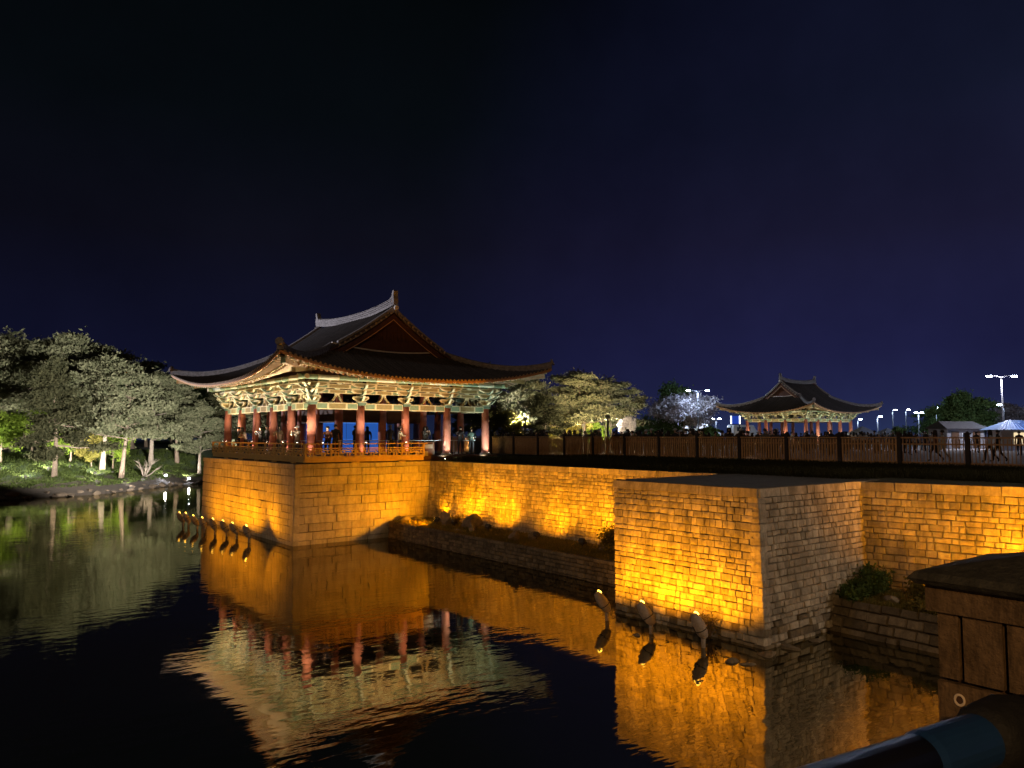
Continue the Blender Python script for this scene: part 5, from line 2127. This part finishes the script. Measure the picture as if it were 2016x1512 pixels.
    bme = bl.mesh('baluster', M_RAIL)
    for k in range(26):
        link('baluster', bme, t, (0, -4.0 + k * .32, 0))
    # blue screen inside the big pavilion
    t = thing('blue_screen', 'row of glowing blue panels standing inside the big pavilion', 'screen', (20.9, 43.3, ZT + .27), R(-40))
    for k in range(4):
        q = MB()
        q.box((-1.9 + k * 1.25, 0, .95), (1.22, .06, 1.9))
        pn = q.build('panel', E_BLUE, t)
        q = MB()
        q.box((-1.9 + k * 1.25, -.036, 1.87), (1.22, .01, .06))
        q.box((-1.9 + k * 1.25, -.036, .85), (1.22, .01, .02))
        q.build('seam', E_BLUE2, pn)
    q = MB()
    q.box((0, .1, .03), (5.0, .5, .06))
    q.build('foot', M_DKWOOD, t)
    # ceiling tube lamp
    t = thing('tube_lamp', 'white tube lamp glowing under the pavilion ceiling', 'lamp', (18.6, 39.6, ZT + 2.5), R(-40))
    q = MB()
    q.box((0, 0, 0), (1.1, .08, .05))
    q.build('tube', emit('tube_glow', (.75, .82, 1.0), 2.2), t)
    q = MB()
    q.box((0, 0, .05), (1.2, .12, .05))
    q.box((-.4, 0, .3), (.02, .02, .5))
    q.box((.4, 0, .3), (.02, .02, .5))
    q.build('hanger', M_DKWOOD, t)
    # pale lower handrail running inside the big pavilion
    t = thing('inner_handrail', 'thin pale handrail inside the veranda of the big pavilion', 'handrail', (15.9, 36.6, ZT + .27))
    q = MB()
    q.tube([(0, 0, .82), (9.9, 0, .82)], .022, 6)
    q.tube([(0, 0, .82), (0, 11.8, .82)], .022, 6)
    q.build('rail', M_WHITE, t)
    pm = MB()
    pm.tube([(0, 0, 0), (0, 0, .82)], .02, 6)
    pme = pm.mesh('post', M_WHITE)
    for k in range(8):
        link('post', pme, t, (k * 1.4, 0, 0))
        if k:
            link('post', pme, t, (0, k * 1.6, 0))
    # information panel at the end of the railing
    t = thing('notice_board', 'small white notice on the fence end beside the veranda', 'notice', (21.9, 35.6, ZT))
    q = MB()
    q.box((0, 0, .5), (.9, .05, 1.0))
    q.build('board', M_DKWOOD, t)
    q = MB()
    q.box((.05, -.035, .78), (.55, .02, .22))
    q.box((-.1, -.035, .40), (.3, .02, .25))
    q.build('sheet', mat('dull_sheet', (.22, .21, .19), .8, .1, 9), t)


far_side()


# ------------------------------------------------------------------ people
def body(pose):
    """one continuous figure grown from a joint skeleton; 1.68 m tall, facing -Y"""
    J = {'pelvis': (0, 0, .95), 'waist': (0, .01, 1.10), 'chest': (0, 0, 1.30), 'neck0': (0, .01, 1.42), 'neck': (0, .0, 1.47), 'head': (0, -.01, 1.56), 'top': (0, .0, 1.65), 'nose': (0, -.10, 1.55)}
    rad = {'pelvis': (.15, .115), 'waist': (.135, .10), 'chest': (.165, .11), 'neck0': (.09, .07), 'neck': (.05, .05), 'head': (.076, .09), 'top': (.055, .065), 'nose': (.016, .016)}
    E_ = [('pelvis', 'waist'), ('waist', 'chest'), ('chest', 'neck0'), ('neck0', 'neck'), ('neck', 'head'), ('head', 'top'), ('head', 'nose')]
    for s, n in ((-1, 'l'), (1, 'r')):
        J.update({'hip' + n: (s * .09, 0, .88), 'knee' + n: (s * .10, -.02, .49), 'ank' + n: (s * .10, .02, .09), 'toe' + n: (s * .11, -.13, .035),
                  'sh' + n: (s * .185, 0, 1.375), 'el' + n: (s * .24, .03, 1.12), 'wr' + n: (s * .25, -.06, .90), 'ha' + n: (s * .245, -.09, .81)})
        rad.update({'hip' + n: (.095, .10), 'knee' + n: (.06, .065), 'ank' + n: (.042, .045), 'toe' + n: (.036, .03), 'sh' + n: (.068, .068), 'el' + n: (.048, .048), 'wr' + n: (.034, .034), 'ha' + n: (.03, .04)})
        E_ += [('pelvis', 'hip' + n), ('hip' + n, 'knee' + n), ('knee' + n, 'ank' + n), ('ank' + n, 'toe' + n), ('chest', 'sh' + n), ('sh' + n, 'el' + n), ('el' + n, 'wr' + n), ('wr' + n, 'ha' + n)]
    if pose == 'phone':      # both hands raised in front of the face
        J.update({'ell': (-.22, -.16, 1.18), 'wrl': (-.09, -.33, 1.38), 'hal': (-.05, -.36, 1.44), 'elr': (.22, -.16, 1.18), 'wrr': (.09, -.33, 1.38), 'har': (.05, -.36, 1.44)})
    elif pose == 'lean':     # leaning on the rail
        for k in ('chest', 'neck0', 'neck', 'head', 'top', 'nose', 'shl', 'shr'):
            x, y, z = J[k]
            J[k] = (x, y - .16 - (z - 1.3) * .5, z - .05)
        J['waist'] = (0, -.06, 1.09)
        J.update({'ell': (-.25, -.32, 1.07), 'wrl': (-.08, -.45, 1.05), 'hal': (-.02, -.48, 1.05), 'elr': (.25, -.32, 1.07), 'wrr': (.08, -.45, 1.04), 'har': (.03, -.50, 1.05)})
    elif pose == 'walk':
        J.update({'kneel': (-.10, -.20, .50), 'ankl': (-.10, -.22, .10), 'toel': (-.10, -.37, .06), 'kneer': (.10, .08, .50), 'ankr': (.10, .36, .16), 'toer': (.10, .30, .05), 'wrl': (-.25, .14, .93), 'hal': (-.25, .17, .84), 'ell': (-.24, .10, 1.13), 'wrr': (.25, -.22, .98), 'har': (.25, -.28, .90)})
    elif pose == 'turn':
        J.update({'ell': (-.30, -.08, 1.16), 'wrl': (-.16, -.26, 1.14), 'hal': (-.10, -.30, 1.16), 'nose': (.07, -.07, 1.55)})
    names = list(J)
    me = bpy.data.meshes.new('person')
    me.from_pydata([J[n] for n in names], [(names.index(a), names.index(b)) for a, b in E_], [])
    ob = bpy.data.objects.new('person_tmp', me)
    COL.objects.link(ob)
    sk = ob.modifiers.new('skin', 'SKIN')
    sk.use_smooth_shade = True
    sk.branch_smoothing = .6
    for i, n in enumerate(names):
        me.skin_vertices[0].data[i].radius = rad[n]
    me.skin_vertices[0].data[names.index('pelvis')].use_root = True
    sb = ob.modifiers.new('sub', 'SUBSURF')
    sb.levels = sb.render_levels = 1
    dg = bpy.context.evaluated_depsgraph_get()
    out = bpy.data.meshes.new_from_object(ob.evaluated_get(dg))
    bpy.data.objects.remove(ob)
    hands = [Vector(J['hal']), Vector(J['har'])]
    head = Vector(J['head'])
    idx = []
    for p in out.polygons:
        c = p.center
        if (c - head).length < .17 and c.z > head.z - .12:
            back = (c.y - head.y) > .02 or c.z > head.z + .065
            idx.append(2 if back else 1)
        elif min((c - h).length for h in hands) < .085:
            idx.append(1)
        elif c.z < .09:
            idx.append(4)
        elif c.z < .93:
            idx.append(3)
        else:
            idx.append(0)
    for m in (M_SHOE, M_SKIN, M_HAIR, M_SHOE, M_SHOE):
        out.materials.append(m)
    out.polygons.foreach_set('material_index', idx)
    out.polygons.foreach_set('use_smooth', [True] * len(out.polygons))
    out.name = 'person'
    # hair cap / long hair
    return out, head


def people():
    B = {p: body(p) for p in ('stand', 'phone', 'lean', 'walk', 'turn')}
    tops = [mat('cloth_%d' % i, c, .9, .12, 14) for i, c in enumerate(((.03, .03, .035), (.05, .045, .05), (.10, .09, .08), (.02, .025, .045), (.45, .42, .38), (.22, .16, .10), (.15, .065, .045), (.18, .20, .24), (.55, .50, .34), (.06, .09, .07), (.38, .45, .52)))]
    legs = [mat('trouser_%d' % i, c, .9, .12, 14) for i, c in enumerate(((.02, .02, .025), (.035, .04, .06), (.10, .085, .06), (.30, .29, .28)))]
    hm = MB()
    hm.lathe([(.04, -.30), (.095, -.26), (.112, -.12), (.105, .0), (.098, .06), (.06, .105), (.01, .115)], 12)
    long_me = hm.mesh('hair', M_HAIR, True)
    hm = MB()
    hm.lathe([(.075, -.03), (.102, .0), (.10, .055), (.065, .105), (.01, .12)], 12)
    short_me = hm.mesh('hair', M_HAIR, True)
    hm = MB()
    hm.lathe([(.098, .02), (.104, .05), (.09, .10), (.02, .135)], 12)
    hm.box((0, -.13, .035), (.15, .12, .02))
    cap_me = hm.mesh('cap', tops[10], True)
    r = random.Random(12)

    def person(x, y, z, pose, face, h, top, leg, label, group=None, hair=None):
        me, head = B[pose]
        t = link('person', me, None, (x, y, z), (0, 0, face), (h / 1.68,) * 3)
        tag(t, label, 'person', group)
        for i, m in ((0, tops[top]), (3, legs[leg])):
            t.material_slots[i].link = 'OBJECT'
            t.material_slots[i].material = m
        hr = hair or r.choice(('short', 'long', 'short', 'long', 'cap'))
        if hr == 'cap':
            link('cap', cap_me, t, (head.x, head.y + .012, head.z))
        else:
            o = link('hair', long_me if hr == 'long' else short_me, t, (head.x, head.y + (.035 if hr == 'long' else .022), head.z + .01))
        return t
    TOC = lambda x, y: math.atan2(-x, y) + math.pi * 0 + (math.pi if False else 0)

    def facing(dx, dy):      # rotation that turns local -Y towards (dx, dy)
        return math.atan2(dx, -dy)
    zf = ZT + .27
    # visitors on the veranda of the big pavilion
    L = [(15.0, 44.0, 'lean', (-1, -.2), 1.62, 4, 1, 'visitor in a pale coat leaning on the pond-side railing', 'long'),
         (15.1, 42.0, 'phone', (-1, -.4), 1.6, 1, 0, 'visitor in dark clothes photographing at the pond-side railing', 'short'),
         (15.2, 41.3, 'stand', (-1, 0), 1.66, 0, 0, 'tall dark visitor behind the one photographing by the pond side', 'short'),
         (15.0, 39.0, 'turn', (-.8, -.6), 1.6, 5, 2, 'visitor in brown between the pond-side columns', 'long'),
         (15.2, 37.1, 'phone', (-1, -.5), 1.58, 4, 3, 'visitor in a white top holding up a phone beside the corner column', 'cap'),
         (16.3, 35.9, 'lean', (-.5, -1), 1.6, 6, 0, 'visitor in rust brown bending over the front railing', 'short'),
         (16.9, 36.3, 'stand', (-.2, -1), 1.66, 0, 0, 'dark visitor standing behind the bending one', 'short'),
         (18.8, 37.9, 'turn', (.4, -1), 1.64, 0, 0, 'dark visitor before the blue screen holding something bright', 'short'),
         (19.7, 38.3, 'stand', (.2, 1), 1.6, 3, 0, 'long-haired visitor watching the blue screen', 'long'),
         (20.2, 36.6, 'stand', (.8, .4), 1.66, 3, 1, 'visitor in navy half hidden by the second front column', 'short'),
         (20.4, 35.9, 'turn', (1, -.3), 1.58, 8, 0, 'visitor in a cream puffer jacket by the front railing', 'short'),
         (21.9, 38.2, 'stand', (-.6, 1), 1.7, 0, 0, 'tall dark visitor at the end of the blue screen', 'short'),
         (22.6, 37.0, 'phone', (.1, -1), 1.6, 2, 0, 'visitor in grey taking a photo in the third front bay', 'long'),
         (23.6, 38.4, 'stand', (-.1, -1), 1.62, 4, 3, 'visitor in white deep inside the pavilion', 'long'),
         (24.6, 36.4, 'turn', (-.3, -1), 1.62, 1, 0, 'dark visitor near the last front columns', 'short'),
         (25.0, 35.9, 'lean', (-.5, -1), 1.58, 9, 0, 'visitor in pale green leaning at the last front column', 'short'),
         (15.1, 45.6, 'stand', (-1, .2), 1.6, 0, 0, 'dark visitor at the far end of the pond-side railing', 'short')]
    for x, y, pose, f, h, tp, lg, lb, hr in L:
        person(x, y, zf, pose, facing(*f), h, tp, lg, lb, 'visitors on the pavilion veranda', hr)
    # the crowd right behind the fence
    n = 0
    y = 47.5
    while y > 22.5:
        x = 34.25 + r.random() ** 2 * 2.2
        person(x, y, ZT, r.choice(('stand', 'stand', 'phone', 'lean', 'turn')), facing(r.uniform(-1, .3), r.uniform(-.6, .6)), r.uniform(1.58, 1.80), r.choice((0, 0, 1, 3, 1, 2, 5)), r.choice((0, 1)), 'dark silhouetted visitor in the row along the fence below the uplit pines', 'visitors along the fence')
        y -= r.uniform(.16, .52)
    for k, (px, d, h, lb) in enumerate(((1177, 44.3, 1.74, 'broad-shouldered visitor with a sharp head silhouette before the amber trunk'), (1252, 41.6, 1.6, 'shorter of the two visitors left of the open gap in the trees'), (1270, 41.2, 1.70, 'dark visitor at the open gap beyond the pines'),
                                        (1290, 40.8, 1.62, 'visitor just beside the dark visitor at the open gap'), (1310, 40.4, 1.5, 'short visitor under the parked bus'), (1333, 40.0, 1.68, 'wide dark visitor below the blossom tree'), (1342, 40.2, 1.6, 'second visitor pressed beside the wide dark one'), (1372, 38.2, 1.66, 'visitor standing on the fence line under the tall lamp'),
                                        (1394, 38.6, 1.55, 'visitor between the tall lamp and the far pavilion'), (1463, 40, 1.62, 'visitor before the first far pavilion column'))):
        u = (px - 1008) / 1510
        d = (34.5 + .5 * (k % 3)) / (.789 * u + .614)
        x, y = polar(px, d)
        person(x, y, ZT, 'stand' if k % 3 else 'turn', facing(-1, .2 * k % 1), h, (0, 1, 3)[k % 3], 0, lb, 'visitors along the fence', 'short' if k % 2 else 'long')
    # crowd before the far pavilion
    for k in range(70):
        px = 1470 + (1845 - 1470) * (k + r.random()) / 70
        d = r.uniform(52, 80)
        x, y = polar(px, d)
        person(x, y, ZT, r.choice(('stand', 'walk', 'turn', 'stand', 'phone')), r.uniform(0, 6.28), r.uniform(1.5, 1.78), r.choice((0, 0, 1, 3, 2, 7, 4)), r.choice((0, 1, 0)), 'visitor in the dense dark crowd before the far pavilion', 'crowd before the far pavilion')
    # walkers behind the right end of the fence
    for (px, d, tp, lg, pose, f, lb) in ((1838, 40, 6, 0, 'walk', (-.6, 1), 'long-haired walker in rust behind the fence'), (1853, 40.5, 4, 3, 'walk', (-.6, 1), 'walker in pale clothes beside the one in rust'), (1946, 39, 10, 0, 'walk', (-.7, 1), 'walker in light blue behind the last fence bay'),
                                         (1962, 39.4, 0, 0, 'walk', (-.7, 1), 'dark-clad walker beside the light blue one'), (2004, 52, 3, 0, 'stand', (-1, 0), 'visitor in navy before the gate house'), (1920, 60, 1, 0, 'stand', (1, 0), 'dark visitor before the pale booth')):
        x, y = polar(px, d)
        person(x, y, ZT, pose, facing(*f), 1.66, tp, lg, lb, 'walkers on the paved walk', 'long' if tp in (6, 10) else 'short')


people()


# ------------------------------------------------------------------ foreground post and handrail
def foreground():
    m_post = mat('brown_post_paint', (.135, .086, .046), .75, .30, 26, .5, 55, streak=.45, sscale=14, spec=.2)
    m_cap = mat('dark_post_cap', (.042, .040, .033), .8, .45, 30, .6, 70, streak=.3, sscale=9)
    t = thing('wooden_post', 'big brown boarded post with a dark pitched cap close to the viewer', 'post', (1.895, .605, 3.75))
    hx, hy = .155, .151
    mb = MB()
    mb.box((0, 0, .54), (2 * hx - .02, 2 * hy - .02, 1.08))
    mb.build('core', M_DKWOOD, t)
    ed = [.756, .707, .625, .543, .454]
    for y1, y0 in zip(ed, ed[1:]):
        q = MB()
        q.box((-hx - .004, (y0 + y1) / 2 - .605, 1.012), (.018, y1 - y0 - .009, .134))
        q.build('board', m_post, t)
    q = MB()
    q.box((-hx - .004, 0, .468), (.018, 2 * hy, .936))
    q.build('lower_board', m_post, t)
    for s in (-1, 1):
        q = MB()
        q.box((0, s * (hy + .0), .54), (2 * hx - .03, .014, 1.08))
        q.build('side_board', m_post, t)
    q = MB()
    q.box((0, 0, 1.108), (2 * hx + .045, 2 * hy + .03, .056))
    q.build('collar', m_post, t)
    c = MB()
    z0 = 1.136
    A, B_ = hx + .05, hy + .04
    V = [(-A + .012, -B_ + .012, z0), (A - .012, -B_ + .012, z0), (A - .012, B_ - .012, z0), (-A + .012, B_ - .012, z0),
         (-A, -B_, z0 + .012), (A, -B_, z0 + .012), (A, B_, z0 + .012), (-A, B_, z0 + .012),
         (-A + .012, -B_ + .012, z0 + .026), (A - .012, -B_ + .012, z0 + .026), (A - .012, B_ - .012, z0 + .026), (-A + .012, B_ - .012, z0 + .026), (-.05, -.03, z0 + .062), (.05, -.03, z0 + .062), (.05, .03, z0 + .062), (-.05, .03, z0 + .062)]
    F = [(3, 2, 1, 0), (12, 13, 14, 15)]
    for b in (0, 4, 8):
        for i in range(4):
            j = (i + 1) % 4
            F.append((b + i, b + j, b + 4 + j, b + 4 + i))
    c.add(V, F)
    c.build('cap', m_cap, t)
    for k, (y, z) in enumerate(((.713, .906), (.606, .797))):
        q = MB()
        n = 20
        ring = []
        for i in range(n + 1):
            a = 2 * math.pi * i / n
            ring.append((-hx - .015, y - .605 + .009 * math.cos(a), z + .0105 * math.sin(a)))
        q.tube(ring, .0026, 6, 0, False)
        q.build('bolt_ring', mat('pale_ring', (.62, .50, .38), .5, .1, 30), t)
        q = MB()
        q.tube([(-hx - .012, y - .605, z), (-hx - .017, y - .605, z)], .006, 10)
        q.build('bolt', M_DKWOOD, t)
    # handrail pipe
    m_pipe = mat('dark_blue_pipe', (.016, .019, .026), .42, .12, 20, 0, 40, spec=.6)

    def cp(px, py, d):
        v = RT * ((px - 1008) / 1510 * d) + FW * (d * math.cos(PITCH)) * 1.0
        up = Vector((-math.sin(PITCH) * FW.x, -math.sin(PITCH) * FW.y, math.cos(PITCH)))
        fwd = FW * math.cos(PITCH) + Vector((0, 0, math.sin(PITCH)))
        return Vector((0, 0, 5.2)) + fwd * d + RT * ((px - 1008) / 1510 * d) + up * ((756 - py) / 1510 * d)
    e = cp(1930, 1458, 1.22)
    s = cp(1500, 1602, .98)
    dv = (e - s).normalized()
    b0 = s - dv * .8
    t = thing('handrail', 'dark metal handrail pipe with a black clamp in front of the wooden post', 'handrail', tuple(b0))
    o = -b0
    q = MB()
    q.tube([b0 + o, e + o - dv * .16], .038, 24)
    q.build('pipe', m_pipe, t, smooth=True)
    q = MB()
    q.tube([e + o - dv * .16, e + o - dv * .145, e + o], [.038, .041, .041], 24)
    q.build('sleeve', mat('highlight_blue_sleeve', (.012, .045, .15), .4, .1, 20, 0, 40, spec=.6), t, smooth=False)  # blue highlight of the band put into its base colour
    q = MB()
    f = e + dv * .13
    q.tube([e + o - dv * .005, e + o + dv * .02, e + o + dv * .08, f + o], [.044, .054, .058, .05], 14)
    ph = Vector((1.75, .52, 4.62)) + o
    q.tube([f + o, ph], [.05, .05], 12)
    q.build('clamp', mat('black_rubber', (.012, .012, .013), .7, .15, 40, .3, 60), t, smooth=True)
    q = MB()
    q.tube([b0 + o + dv * .05, Vector((b0.x + .05, b0.y, 3.75)) + o], .04, 12)
    q.build('support', m_pipe, t, smooth=True)


foreground()
